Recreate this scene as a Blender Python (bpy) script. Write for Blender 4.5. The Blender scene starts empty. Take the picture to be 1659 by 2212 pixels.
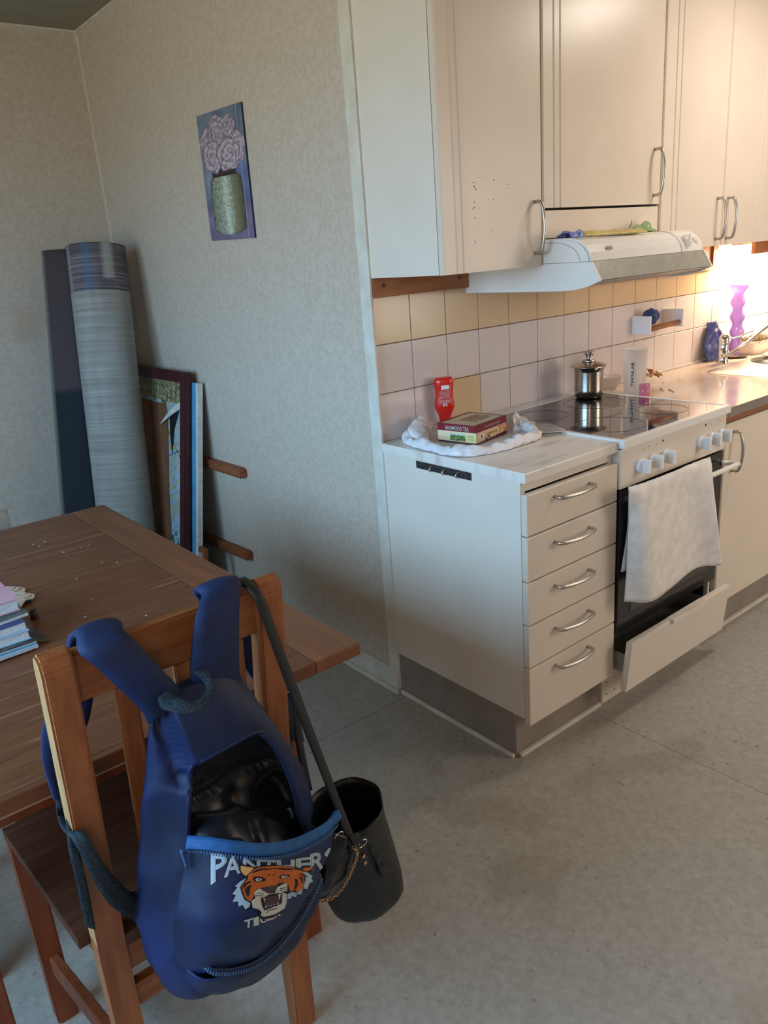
import bpy, bmesh, math, random
import numpy as np
from mathutils import Vector, Matrix, noise
from mathutils.bvhtree import BVHTree
from mathutils.geometry import tessellate_polygon

random.seed(7)
S = bpy.context.scene
COL = S.collection

# ------------------------------------------------------------------ camera
CAM = Vector((-1.4645, -1.8861, 1.4490))
YAW, PIT, ROL, FPX = 0.6601, -0.3194, -0.0773, 1669.23
_f = Vector((math.sin(YAW) * math.cos(PIT), math.cos(YAW) * math.cos(PIT), math.sin(PIT)))
_r = Vector((math.cos(YAW), -math.sin(YAW), 0))
_u = _r.cross(_f)
RT = _r * math.cos(ROL) + _u * math.sin(ROL)
UP = -_r * math.sin(ROL) + _u * math.cos(ROL)
FW = _f
cd = bpy.data.cameras.new('camera')
cam = bpy.data.objects.new('camera', cd)
COL.objects.link(cam)
cd.sensor_fit = 'HORIZONTAL'
cd.sensor_width = 36.0
cd.lens = FPX / 1659 * 36.0
cd.clip_start = 0.02
M = Matrix.Identity(4)
for i in range(3):
    M[i][0], M[i][1], M[i][2], M[i][3] = RT[i], UP[i], -FW[i], CAM[i]
cam.matrix_world = M
S.camera = cam

def ray(px, py):
    return FW + RT * ((px - 829.5) / FPX) - UP * ((py - 1106) / FPX)
def at(px, py, y):            # surveyed point on the vertical plane at depth y
    d = ray(px, py)
    return CAM + d * ((y - CAM.y) / d.y)
def proj(p):
    d = Vector(p) - CAM
    z = d.dot(FW)
    return (829.5 + FPX * d.dot(RT) / z, 1106 - FPX * d.dot(UP) / z)

# ------------------------------------------------------------------ world, light, exposure
w = bpy.data.worlds.new('sky')
S.world = w
w.use_nodes = True
nt = w.node_tree
bg = nt.nodes['Background']
# clear blue sky above the horizon, sunlit ground below it
tcw = nt.nodes.new('ShaderNodeTexCoord')
spw = nt.nodes.new('ShaderNodeSeparateXYZ')
crw = nt.nodes.new('ShaderNodeValToRGB')
mrw = nt.nodes.new('ShaderNodeMapRange')
mrw.inputs['From Min'].default_value = -1.0
nt.links.new(tcw.outputs['Generated'], spw.inputs[0])
nt.links.new(spw.outputs['Z'], mrw.inputs['Value'])
nt.links.new(mrw.outputs[0], crw.inputs[0])
crw.color_ramp.elements[0].position = .47
crw.color_ramp.elements[0].color = (0.38, 0.38, 0.32, 1)
crw.color_ramp.elements[1].position = .53
crw.color_ramp.elements[1].color = (0.38, 0.68, 1.0, 1)
nt.links.new(crw.outputs[0], bg.inputs[0])
bg.inputs[1].default_value = 12.8

def area(name, loc, target, sx, sy, power, color, spread=None):
    l = bpy.data.lights.new(name, 'AREA')
    l.shape = 'RECTANGLE'
    l.size, l.size_y = sx, sy
    l.energy = power
    l.color = color
    if spread: l.spread = math.radians(spread)
    o = bpy.data.objects.new(name, l)
    COL.objects.link(o)
    o.location = loc
    o.rotation_euler = (Vector(target) - Vector(loc)).to_track_quat('-Z', 'Y').to_euler()
    return o
WINX = -2.75
pt = area('window_portal', (WINX - 0.12, -0.45, 1.55), (0, -0.45, 1.55), 2.3, 1.3, 1, (1, 1, 1))
pt.data.cycles.is_portal = True
area('room_lamp_light', (1.40, -0.95, 2.30), (1.40, -0.95, 0), 0.30, 0.30, 11, (1.0, 0.88, 0.77))
area('fill_rear_left', (-2.2, -3.15, 1.6), (0, 0, 0.35), 0.8, 1.2, 11, (1.0, 0.70, 0.48))  # added warm fill, unseen, for the lower partition wall and cabinet side
area('fill_rear_right', (2.1, -3.2, 1.5), (0.9, 0, 0.9), 1.8, 1.4, 46, (1.0, 0.91, 0.82))  # added unseen fill for the cabinet fronts; no window is built behind it

S.view_settings.view_transform = 'Standard'
S.view_settings.look = 'None'
S.view_settings.gamma = 1.0
S.view_settings.exposure = 0.08
S.view_settings.use_curve_mapping = False

# ------------------------------------------------------------------ materials
MATS = {}
def srgb(r, g, b):
    return tuple((c / 255 / 12.92 if c / 255 <= 0.04045 else ((c / 255 + 0.055) / 1.055) ** 2.4) for c in (r, g, b)) + (1,)
def mat(name, c1, c2=None, rough=0.5, scale=20.0, stretch=(1, 1, 1), metal=0.0, bump=0.0, bscale=None,
        detail=4.0, lo=0.35, hi=0.65, trans=0.0, alpha=1.0, attr=None, emit=None, coat=0.0, sheen=0.0, spots=None, ior=1.45, space='Object'):
    m = bpy.data.materials.new(name)
    m.use_nodes = True
    n, L = m.node_tree.nodes, m.node_tree.links
    b = n['Principled BSDF']
    b.inputs['Roughness'].default_value = rough
    b.inputs['Metallic'].default_value = metal
    b.inputs['IOR'].default_value = ior
    b.inputs['Transmission Weight'].default_value = trans
    b.inputs['Alpha'].default_value = alpha
    b.inputs['Coat Weight'].default_value = coat
    b.inputs['Sheen Weight'].default_value = sheen
    tc = n.new('ShaderNodeTexCoord')
    mp = n.new('ShaderNodeMapping')
    L.new(tc.outputs[space], mp.inputs[0])
    mp.inputs['Scale'].default_value = stretch
    if attr:
        a = n.new('ShaderNodeAttribute'); a.attribute_name = attr
        col = a.outputs['Color']
    elif c2 is not None:
        nz = n.new('ShaderNodeTexNoise')
        nz.inputs['Scale'].default_value = scale
        nz.inputs['Detail'].default_value = detail
        L.new(mp.outputs[0], nz.inputs['Vector'])
        cr = n.new('ShaderNodeValToRGB')
        cr.color_ramp.elements[0].position = lo
        cr.color_ramp.elements[1].position = hi
        cr.color_ramp.elements[0].color = c1
        cr.color_ramp.elements[1].color = c2
        L.new(nz.outputs['Fac'], cr.inputs[0])
        col = cr.outputs[0]
    else:
        rgb = n.new('ShaderNodeRGB'); rgb.outputs[0].default_value = c1
        col = rgb.outputs[0]
    if spots:   # (scale, threshold, colour, strength): stains, scuffs
        for sc, th, sc_col, st in spots:
            nz2 = n.new('ShaderNodeTexNoise'); nz2.inputs['Scale'].default_value = sc
            nz2.inputs['Detail'].default_value = 6
            mp2 = n.new('ShaderNodeMapping'); mp2.inputs['Location'].default_value = (sc, sc * .3, 1.7)
            mp2.inputs['Scale'].default_value = stretch
            L.new(tc.outputs[space], mp2.inputs[0]); L.new(mp2.outputs[0], nz2.inputs['Vector'])
            mr = n.new('ShaderNodeMapRange')
            mr.inputs['From Min'].default_value = th; mr.inputs['From Max'].default_value = th + 0.06
            mr.inputs['To Max'].default_value = st
            L.new(nz2.outputs['Fac'], mr.inputs['Value'])
            mx = n.new('ShaderNodeMix'); mx.data_type = 'RGBA'
            L.new(mr.outputs[0], mx.inputs['Factor']); L.new(col, mx.inputs['A'])
            mx.inputs['B'].default_value = sc_col
            col = mx.outputs['Result']
    L.new(col, b.inputs['Base Color'])
    if emit:
        b.inputs['Emission Color'].default_value = emit[0]
        b.inputs['Emission Strength'].default_value = emit[1]
    if bump:
        nb = n.new('ShaderNodeTexNoise'); nb.inputs['Scale'].default_value = bscale or scale * 3
        nb.inputs['Detail'].default_value = 3
        L.new(mp.outputs[0], nb.inputs['Vector'])
        bp = n.new('ShaderNodeBump'); bp.inputs['Strength'].default_value = bump
        bp.inputs['Distance'].default_value = 0.002
        L.new(nb.outputs['Fac'], bp.inputs['Height']); L.new(bp.outputs[0], b.inputs['Normal'])
    MATS[name] = m
    return m

mat('wallpaper', srgb(192, 178, 162), srgb(200, 188, 173), .8, 70, (1, 1, 1), bump=.12, bscale=90, lo=.42, hi=.58,
    spots=[(2.3, .66, srgb(176, 150, 124), .35)])
mat('plaster_ceiling', srgb(140, 136, 120), srgb(146, 142, 126), .9, 8)
mat('lino', srgb(154, 149, 140), srgb(176, 171, 162), .42, 60, detail=12, lo=.25, hi=.75, bump=.12, bscale=40,
    spots=[(55, .66, srgb(98, 86, 74), .55), (3.2, .60, srgb(126, 114, 98), .30), (140, .66, srgb(190, 186, 178), .5), (26, .74, srgb(50, 42, 36), .8)])
mat('trim_white', srgb(222, 218, 206), srgb(206, 200, 186), .45, 12, spots=[(60, .70, srgb(110, 88, 66), .7)])
mat('lacquer_white', srgb(226, 217, 204), srgb(222, 212, 199), .32, 6, bump=.03, bscale=300, spots=[(90, .78, srgb(120, 100, 84), .5)])
mat('lacquer_door', srgb(222, 208, 192), srgb(218, 204, 188), .30, 6, bump=.03, bscale=300, spots=[(110, .795, srgb(96, 80, 66), .6)])
mat('plinth_grey', srgb(138, 128, 118), srgb(148, 138, 127), .5, 14)
mat('marble_laminate', srgb(232, 224, 214), srgb(196, 186, 176), .28, 5, (1, 5, 1), detail=8, lo=.52, hi=.70, spots=[(14, .68, srgb(150, 136, 122), .4)])
mat('warm_laminate', srgb(214, 196, 178), srgb(188, 168, 150), .12, 3, (1, 3, 1), detail=7, lo=.4, hi=.7)
mat('edge_grey', srgb(120, 112, 104), srgb(132, 122, 112), .35, 30)
mat('tile_white', srgb(222, 210, 206), srgb(218, 205, 200), .14, 4)
mat('tile_yellow', srgb(222, 194, 158), srgb(218, 189, 151), .16, 4)
mat('grout', srgb(98, 80, 66), srgb(120, 98, 80), .9, 40)
mat('oak', srgb(164, 104, 62), srgb(136, 80, 44), .42, 5, (14, 14, 1.2), detail=5, lo=.3, hi=.7, bump=.15, bscale=12)
mat('oak_x', srgb(164, 106, 64), srgb(136, 80, 44), .42, 5, (1.2, 14, 14), detail=5, lo=.3, hi=.7, bump=.15, bscale=12)
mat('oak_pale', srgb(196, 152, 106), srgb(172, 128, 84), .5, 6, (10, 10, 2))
mat('chair_brown', srgb(92, 56, 38), srgb(70, 40, 26), .45, 5, (1.2, 12, 12), detail=5, lo=.3, hi=.7, bump=.15, bscale=12)
mat('red_wood', srgb(140, 74, 42), srgb(118, 58, 32), .45, 5, (12, 12, 1.2), detail=5, lo=.3, hi=.7)
mat('table_wood', srgb(122, 76, 50), srgb(98, 58, 37), .40, 3, (1.2, 16, 8), detail=7, lo=.3, hi=.7, bump=.12, bscale=10,
    spots=[(6, .62, srgb(64, 36, 22), .6), (4, .62, srgb(176, 132, 96), .35), (22, .70, srgb(48, 28, 18), .6)])
mat('table_leaf', srgb(136, 86, 56), srgb(112, 68, 43), .40, 3, (14, 1.2, 8), detail=7, lo=.3, hi=.7, bump=.15, bscale=10,
    spots=[(20, .72, srgb(70, 40, 26), .6)])
mat('batten_wood', srgb(150, 86, 52), srgb(132, 72, 42), .5, 5, (10, 1.5, 10))
mat('mount_wood', srgb(178, 118, 78), srgb(160, 102, 64), .6, 6, (1.5, 8, 8), spots=[(40, .68, srgb(90, 60, 40), .5)])
mat('pale_rail', srgb(186, 170, 150), None, .5)
mat('navy', srgb(11, 38, 88), srgb(6, 22, 54), .5, 7, sheen=.0, bump=.35, bscale=900)
mat('navy_strap', srgb(12, 36, 82), srgb(9, 28, 66), .7, 30, sheen=.0, bump=.4, bscale=700)
mat('lining_black', srgb(13, 22, 38), srgb(7, 10, 16), .36, 10, sheen=.1, bump=.2, bscale=500)
mat('webbing', srgb(24, 36, 46), srgb(40, 58, 70), .8, 320, lo=.45, hi=.55, bump=.6, bscale=600)
mat('zip_tape', srgb(30, 92, 154), srgb(24, 78, 136), .7, 60, bump=.3, bscale=500)
mat('zip_dark', srgb(26, 46, 74), srgb(20, 36, 60), .6, 60)
mat('zip_teeth', srgb(60, 100, 146), None, .35)
mat('print_pale', srgb(196, 200, 196), srgb(184, 190, 190), .6, 30)
mat('print_blue', srgb(160, 188, 206), srgb(150, 178, 198), .6, 30)
mat('print_orange', srgb(196, 104, 40), srgb(180, 90, 34), .6, 40)
mat('print_tan', srgb(214, 166, 100), None, .6)
mat('print_black', srgb(22, 20, 28), None, .6)
mat('print_plum', srgb(70, 52, 62), None, .6)
mat('leather', srgb(17, 18, 19), srgb(25, 26, 26), .46, 25, bump=.25, bscale=260)
mat('leather_shiny', srgb(14, 14, 15), srgb(20, 20, 20), .22, 25, bump=.5, bscale=60)
mat('leather_strap', srgb(30, 32, 34), None, .5)
mat('gold', srgb(196, 160, 120), None, .25, metal=1)
mat('steel', srgb(196, 188, 178), srgb(180, 172, 162), .22, 6, (1, 1, 30), metal=1)
mat('brushed', srgb(190, 182, 172), None, .32, metal=1)
mat('chrome', srgb(215, 215, 215), None, .08, metal=1)
mat('dark_steel', srgb(92, 90, 88), srgb(78, 76, 74), .4, 60, metal=.8)
mat('enamel', srgb(232, 228, 222), None, .2)
mat('enamel_warm', srgb(226, 214, 200), None, .25)
mat('black_glass', srgb(18, 17, 17), None, .05, coat=.5, ior=1.6)
mat('oven_glass', srgb(38, 36, 36), None, .16, ior=1.5)
mat('oven_dark', srgb(20, 19, 19), srgb(34, 30, 28), .6, 20)
mat('hob_ring', srgb(58, 54, 50), srgb(44, 40, 38), .3, 30)
mat('hood_grey', srgb(150, 148, 138), srgb(162, 158, 146), .35, 40)
mat('hood_filter', srgb(130, 104, 84), srgb(176, 162, 146), .8, 22, lo=.4, hi=.6)
mat('towel', srgb(232, 226, 220), srgb(218, 210, 202), .9, 30, sheen=.3, spots=[(9, .68, srgb(176, 150, 124), .4)])
mat('red_plastic', srgb(214, 36, 24), None, .25, coat=.3)
mat('white_plastic', srgb(236, 236, 238), None, .35)
mat('bag_film', srgb(238, 236, 238), None, .4, trans=.08, bump=.5, bscale=60)
mat('clear', srgb(240, 238, 232), None, .08, trans=.92)
mat('clear_frost', srgb(238, 232, 226), None, .3, trans=.6, alpha=.55)
mat('pink_clear', srgb(246, 150, 184), None, .15, trans=.6, alpha=.7)
mat('purple_glass', srgb(204, 168, 238), None, .15, trans=.6, alpha=.8)
mat('paint_attr', None or (1, 1, 1, 1), None, .55, attr='paint', bump=.1, bscale=400)
mat('paint_cloth', (1, 1, 1, 1), None, .9, attr='paint', bump=.5, bscale=500)
mat('paint_gloss', (1, 1, 1, 1), None, .35, attr='paint')
mat('rug_pile', srgb(28, 34, 42), srgb(36, 42, 50), .95, 60, bump=.6, bscale=400)
mat('maroon', srgb(74, 28, 34), srgb(62, 22, 28), .35, 20)
mat('canvas_white', srgb(214, 214, 206), srgb(196, 194, 184), .8, 40, spots=[(50, .68, srgb(110, 96, 80), .7)])
mat('canvas_blue', srgb(70, 140, 186), srgb(90, 160, 200), .8, 10)
mat('cardboard', srgb(128, 84, 54), srgb(112, 72, 46), .85, 12)
mat('paper', srgb(206, 218, 226), srgb(180, 196, 210), .7, 200, (1, 1, 1))
mat('book_pink', srgb(206, 160, 176), srgb(196, 150, 170), .6, 8)
mat('book_slate', srgb(84, 96, 100), srgb(60, 70, 74), .5, 30)
mat('book_navy', srgb(44, 66, 116), srgb(70, 92, 140), .45, 12)
mat('book_teal', srgb(60, 130, 164), srgb(90, 160, 190), .45, 12)
mat('book_sky', srgb(150, 190, 214), srgb(130, 176, 206), .5, 10)
mat('magazine', srgb(112, 84, 58), srgb(50, 46, 50), .35, 26, lo=.45, hi=.55)
mat('magazine_dark', srgb(40, 42, 48), srgb(96, 92, 88), .35, 20, lo=.5, hi=.6)
mat('dark_brown', srgb(48, 24, 20), None, .5)
mat('white_cloth', srgb(200, 208, 214), srgb(180, 190, 198), .85, 12)
mat('blue_plastic', srgb(50, 64, 124), srgb(38, 50, 104), .2, 14, coat=.4, bump=.6, bscale=30)
mat('blue_sponge', srgb(62, 82, 130), srgb(50, 68, 112), .9, 60, bump=.8, bscale=120)
mat('moss', srgb(78, 68, 50), srgb(112, 98, 72), .95, 90)
mat('ceramic', srgb(226, 214, 200), None, .2)
mat('onion', srgb(150, 100, 62), srgb(190, 146, 100), .6, 20)
mat('stick_pale', srgb(224, 206, 182), None, .7)
mat('yellow_film', srgb(206, 190, 110), srgb(188, 168, 90), .3, 30, alpha=1)
mat('green_film', srgb(120, 150, 96), srgb(150, 176, 120), .3, 30)
mat('lilac_film', srgb(150, 130, 190), srgb(90, 140, 200), .3, 40)
mat('lamp_glow', srgb(255, 236, 200), None, .4, emit=(srgb(255, 226, 180), 22))
mat('dome_glow', srgb(255, 240, 220), None, .4, emit=(srgb(255, 214, 170), 6))
mat('window_glass', (1, 1, 1, 1), None, .0, trans=1.0)

# ------------------------------------------------------------------ builders
ORIGIN = {}
def tag(o, label=None, cat=None, group=None, kind=None):
    if label: o['label'] = label
    if cat: o['category'] = cat
    if group: o['group'] = group
    if kind: o['kind'] = kind
    return o
def thing(name, loc, label, cat, group=None, kind=None):
    o = bpy.data.objects.new(name, None)
    o.empty_display_size = .05
    COL.objects.link(o)
    o.location = loc
    ORIGIN[o] = Vector(loc)
    return tag(o, label, cat, group, kind)
def link(name, me, m, parent=None, origin=None, smooth=False):
    """mesh given in world coordinates becomes one object"""
    org = ORIGIN[parent] if parent else Vector(origin or (0, 0, 0))
    me.transform(Matrix.Translation(-org))
    if m is not None:
        for x in (m if isinstance(m, (list, tuple)) else [m]): me.materials.append(MATS[x])
    if smooth:
        for p in me.polygons: p.use_smooth = True
    o = bpy.data.objects.new(name, me)
    COL.objects.link(o)
    if parent:
        o.parent = parent
        ORIGIN[o] = org
    else:
        o.location = org
        ORIGIN[o] = org
    return o
def bm_obj(name, bm, m, parent=None, origin=None, smooth=False):
    me = bpy.data.meshes.new(name)
    bmesh.ops.recalc_face_normals(bm, faces=bm.faces)
    bm.to_mesh(me); bm.free()
    return link(name, me, m, parent, origin, smooth)
def py_obj(name, vs, fs, m, parent=None, origin=None, smooth=False):
    me = bpy.data.meshes.new(name)
    me.from_pydata([tuple(v) for v in vs], [], fs)
    me.update()
    return link(name, me, m, parent, origin, smooth)
def add_box(bm, lo, hi, bev=0.0, seg=2, mat4=None, midx=0):
    lo, hi = Vector(lo), Vector(hi)
    r = bmesh.ops.create_cube(bm, size=1)
    vs = r['verts']
    for v in vs:
        v.co = Vector([(lo[i] + hi[i]) / 2 + v.co[i] * (hi[i] - lo[i]) for i in range(3)])
    if bev:
        es = list({e for v in vs for e in v.link_edges})
        rr = bmesh.ops.bevel(bm, geom=es, offset=bev, segments=seg, affect='EDGES', profile=.6)
        vs = list({v for f in rr['faces'] for v in f.verts} | set(v for v in vs if v.is_valid))
    if mat4 is not None:
        for v in vs: v.co = mat4 @ v.co
    for v in vs:
        for f in v.link_faces: f.material_index = midx
    return vs
def box(name, lo, hi, m, parent=None, bev=0.002, origin=None, mat4=None):
    bm = bmesh.new(); add_box(bm, lo, hi, bev, mat4=mat4)
    if parent is None and origin is None:
        origin = ((lo[0] + hi[0]) / 2, (lo[1] + hi[1]) / 2, lo[2])
    return bm_obj(name, bm, m, parent, origin)
def catmull(P, n):
    P = [Vector(p) for p in P]
    out = []
    for i in range(len(P) - 1):
        a = P[i - 1] if i else P[0] * 2 - P[1]
        b, c = P[i], P[i + 1]
        d = P[i + 2] if i + 2 < len(P) else P[-1] * 2 - P[-2]
        for k in range(n):
            t = k / n
            out.append(.5 * ((2 * b) + (c - a) * t + (2 * a - 5 * b + 4 * c - d) * t * t + (3 * b - 3 * c + d - a) * t ** 3))
    out.append(P[-1])
    return out
def add_tube(bm, pts, rad, seg=12, caps=True, closed=False):
    pts = [Vector(p) for p in pts]
    n = len(pts)
    rs = rad if isinstance(rad, (list, tuple)) else [rad] * n
    rings = []
    prev = None
    for i, p in enumerate(pts):
        if closed: t = (pts[(i + 1) % n] - pts[i - 1]).normalized()
        else: t = (pts[min(i + 1, n - 1)] - pts[max(i - 1, 0)]).normalized()
        if prev is None:
            a = Vector((0, 0, 1)) if abs(t.z) < .9 else Vector((1, 0, 0))
            x = t.cross(a).normalized()
        else:
            x = (prev - t * prev.dot(t)).normalized()
        prev = x
        y = t.cross(x)
        rings.append([bm.verts.new(p + (x * math.cos(2 * math.pi * k / seg) + y * math.sin(2 * math.pi * k / seg)) * rs[i]) for k in range(seg)])
    m = n if closed else n - 1
    for i in range(m):
        A, B = rings[i], rings[(i + 1) % n]
        for k in range(seg):
            bm.faces.new((A[k], A[(k + 1) % seg], B[(k + 1) % seg], B[k]))
    if caps and not closed:
        bm.faces.new(rings[0][::-1]); bm.faces.new(rings[-1])
def tube(name, pts, rad, m, parent=None, seg=12, closed=False, origin=None):
    bm = bmesh.new(); add_tube(bm, pts, rad, seg, closed=closed)
    return bm_obj(name, bm, m, parent, origin, True)
def add_lathe(bm, prof, c, seg=32, axis=None, wob=None):
    c = Vector(c)
    if axis is None: X, Y, Z = Vector((1, 0, 0)), Vector((0, 1, 0)), Vector((0, 0, 1))
    else:
        Z = Vector(axis).normalized()
        X = Z.orthogonal().normalized(); Y = Z.cross(X)
    rings = []
    for j, (r, h) in enumerate(prof):
        if r < 1e-5: rings.append([bm.verts.new(c + Z * h)])
        else:
            ring = []
            for k in range(seg):
                a = 2 * math.pi * k / seg
                rr = r * (wob(a, h) if wob else 1)
                ring.append(bm.verts.new(c + Z * h + (X * math.cos(a) + Y * math.sin(a)) * rr))
            rings.append(ring)
    for A, B in zip(rings[:-1], rings[1:]):
        for k in range(seg):
            k2 = (k + 1) % seg
            if len(A) == 1 and len(B) == 1: continue
            if len(A) == 1: bm.faces.new((A[0], B[k], B[k2]))
            elif len(B) == 1: bm.faces.new((A[k], A[k2], B[0]))
            else: bm.faces.new((A[k], A[k2], B[k2], B[k]))
def lathe(name, prof, c, m, parent=None, seg=32, axis=None, wob=None, origin=None, autos=True):
    bm = bmesh.new(); add_lathe(bm, prof, c, seg, axis, wob)
    o = bm_obj(name, bm, m, parent, origin if (parent or origin) else c, True)
    return o
def surf(rows, nu=6, nv=6):
    """Catmull-Rom patch through rows of points -> (verts, faces, cols)"""
    R = [catmull(r, nu) for r in rows]
    W = len(R[0])
    colsl = [catmull([R[j][i] for j in range(len(R))], nv) for i in range(W)]
    H = len(colsl[0])
    vs = [colsl[i][j] for j in range(H) for i in range(W)]
    fs = [(j * W + i, j * W + i + 1, (j + 1) * W + i + 1, (j + 1) * W + i) for j in range(H - 1) for i in range(W - 1)]
    return vs, fs, W, H
def patch(name, rows, m, parent=None, nu=6, nv=6, thick=.003, origin=None, ripple=0, rscale=30, offset=-1.0):
    vs, fs, W, H = surf(rows, nu, nv)
    if ripple:
        me = bpy.data.meshes.new('t'); me.from_pydata([tuple(v) for v in vs], [], fs); me.update()
        nn = [Vector(v.normal) for v in me.vertices]
        vs = [v + n * ripple * noise.noise(v * rscale) for v, n in zip(vs, nn)]
        bpy.data.meshes.remove(me)
    o = py_obj(name, vs, fs, m, parent, origin or (tuple(vs[0]) if not parent else None), True)
    if thick:
        md = o.modifiers.new('thickness', 'SOLIDIFY'); md.thickness = thick; md.offset = offset
    return o
def ribbon(name, pairs, m, parent=None, thick=.003, n=6, nu=3, origin=None, crown=0.0):
    A = catmull([p[0] for p in pairs], n); B = catmull([p[1] for p in pairs], n)
    rows = []
    for i, (a, b) in enumerate(zip(A, B)):
        t = (A[min(i + 1, len(A) - 1)] - A[max(i - 1, 0)])
        nrm = t.cross(b - a)
        if nrm.length > 0: nrm.normalize()
        rows.append([a.lerp(b, k / nu) + nrm * crown * math.sin(math.pi * k / nu) for k in range(nu + 1)])
    W = nu + 1; H = len(rows)
    vs = [p for r in rows for p in r]
    fs = [(j * W + i, j * W + i + 1, (j + 1) * W + i + 1, (j + 1) * W + i) for j in range(H - 1) for i in range(W - 1)]
    o = py_obj(name, vs, fs, m, parent, origin, True)
    md = o.modifiers.new('thickness', 'SOLIDIFY'); md.thickness = thick; md.offset = 0
    return o
def painted(o, fn, domain_uv):
    """colour attribute from a python function over per-vertex (u,v)"""
    me = o.data
    ca = me.color_attributes.new('paint', 'FLOAT_COLOR', 'POINT')
    U = np.array([x[0] for x in domain_uv]); V = np.array([x[1] for x in domain_uv])
    rgb = fn(U, V)
    rgb = np.clip(rgb / 255.0, 0, 1)
    lin = np.where(rgb <= .04045, rgb / 12.92, ((rgb + .055) / 1.055) ** 2.4)
    ca.data.foreach_set('color', np.c_[lin, np.ones(len(U))].astype(np.float32).ravel())
def paint_sheet(name, p00, p10, p01, nu, nv, m, fn, parent=None, origin=None):
    p00, p10, p01 = Vector(p00), Vector(p10), Vector(p01)
    vs, uv = [], []
    for j in range(nv + 1):
        for i in range(nu + 1):
            u, v = i / nu, j / nv
            vs.append(p00 + (p10 - p00) * u + (p01 - p00) * v); uv.append((u, v))
    W = nu + 1
    fs = [(j * W + i, j * W + i + 1, (j + 1) * W + i + 1, (j + 1) * W + i) for j in range(nv) for i in range(nu)]
    o = py_obj(name, vs, fs, m, parent, origin)
    painted(o, fn, uv)
    return o
def nz2(U, V, s, seed=0.0):
    return np.array([noise.noise(Vector((a * s + seed, b * s * 1.0, seed))) for a, b in zip(U, V)])
def textmesh(body, bold=0.0, extr=0.0):
    cu = bpy.data.curves.new('t', 'FONT'); cu.body = body; cu.offset = bold; cu.extrude = extr
    cu.align_x = 'CENTER'; cu.align_y = 'CENTER'; cu.resolution_u = 3
    ob = bpy.data.objects.new('t', cu); COL.objects.link(ob)
    dg = bpy.context.evaluated_depsgraph_get(); dg.update()
    me = bpy.data.meshes.new_from_object(ob.evaluated_get(dg))
    COL.objects.unlink(ob); bpy.data.objects.remove(ob)
    return me
def text_obj(name, body, c, ex, ey, size, m, parent=None, bold=0.0, width=None, origin=None):
    me = textmesh(body, bold)
    if not len(me.vertices): return None
    xs = [v.co.x for v in me.vertices]; ys = [v.co.y for v in me.vertices]
    wx, wy = max(xs) - min(xs), max(ys) - min(ys); cx, cy = (max(xs) + min(xs)) / 2, (max(ys) + min(ys)) / 2
    sy = size / wy; sx = (width / wx) if width else sy
    ex, ey, c = Vector(ex).normalized(), Vector(ey).normalized(), Vector(c)
    for v in me.vertices:
        v.co = c + ex * (v.co.x - cx) * sx + ey * (v.co.y - cy) * sy
    return link(name, me, m, parent, origin)

# ------------------------------------------------------------------ the setting
HC, DY = 2.482, 1.935
XR, XL, YF = 3.0, WINX, -3.3
fl = box('floor', (XL, YF, -.06), (XR, DY, -.003), 'grout', bev=0); tag(fl, kind='structure')
g = .0009
sheets = [(XL, YF, -.72, -.055), (-.72, YF, XR, -.055), (XL, -.055, 0.0, DY)]
for (x0, y0, x1, y1) in [(XL, YF, -1.6, -.055), (-1.6, YF, .35, -.055), (.35, YF, XR, -.055), (XL, -.055, -0.0, DY), (0, -.055, XR, 0)]:
    box('lino_sheet', (x0 + g, y0 + g, -.003), (x1 - g, y1 - g, 0), 'lino', fl, bev=0)
tag(box('ceiling', (XL - .1, YF - .1, HC), (XR + .1, DY + .1, HC + .1), 'plaster_ceiling', bev=0), kind='structure')
tag(box('wall_back', (XL - .1, DY, 0), (.1, DY + .1, HC), 'wallpaper', bev=0), kind='structure')
tag(box('wall_partition', (0, 0, 0), (.1, DY, HC), 'wallpaper', bev=0), kind='structure')
wk = box('wall_kitchen', (.1, 0.0, 0), (XR, .1, HC), 'wallpaper', bev=0); tag(wk, kind='structure')
tag(box('wall_right', (XR, YF, 0), (XR + .1, .1, HC), 'wallpaper', bev=0), kind='structure')
tag(box('wall_front', (XL - .1, YF - .1, 0), (XR + .1, YF, HC), 'wallpaper', bev=0), kind='structure')
# left wall with its window opening
WY0, WY1, WZ0, WZ1 = -1.55, .70, .92, 2.18
bm = bmesh.new()
for lo, hi in (((XL - .12, YF, 0), (XL, WY0, HC)), ((XL - .12, WY1, 0), (XL, DY, HC)), ((XL - .12, WY0, 0), (XL, WY1, WZ0)), ((XL - .12, WY0, WZ1), (XL, WY1, HC))):
    add_box(bm, lo, hi)
tag(bm_obj('wall_left', bm, 'wallpaper'), kind='structure')
bm = bmesh.new()
for y in (WY0, (WY0 + WY1) / 2 - .03, WY1 - .06):
    add_box(bm, (XL - .09, y, WZ0), (XL - .04, y + .06, WZ1))
for z in (WZ0, WZ1 - .06):
    add_box(bm, (XL - .09, WY0, z), (XL - .04, WY1, z + .06))
wf = bm_obj('window_1', bm, 'trim_white'); tag(wf, kind='structure')
box('window_sill', (XL - .04, WY0 - .05, WZ0 - .03), (XL + .14, WY1 + .05, WZ0), 'trim_white', wf)
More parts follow.
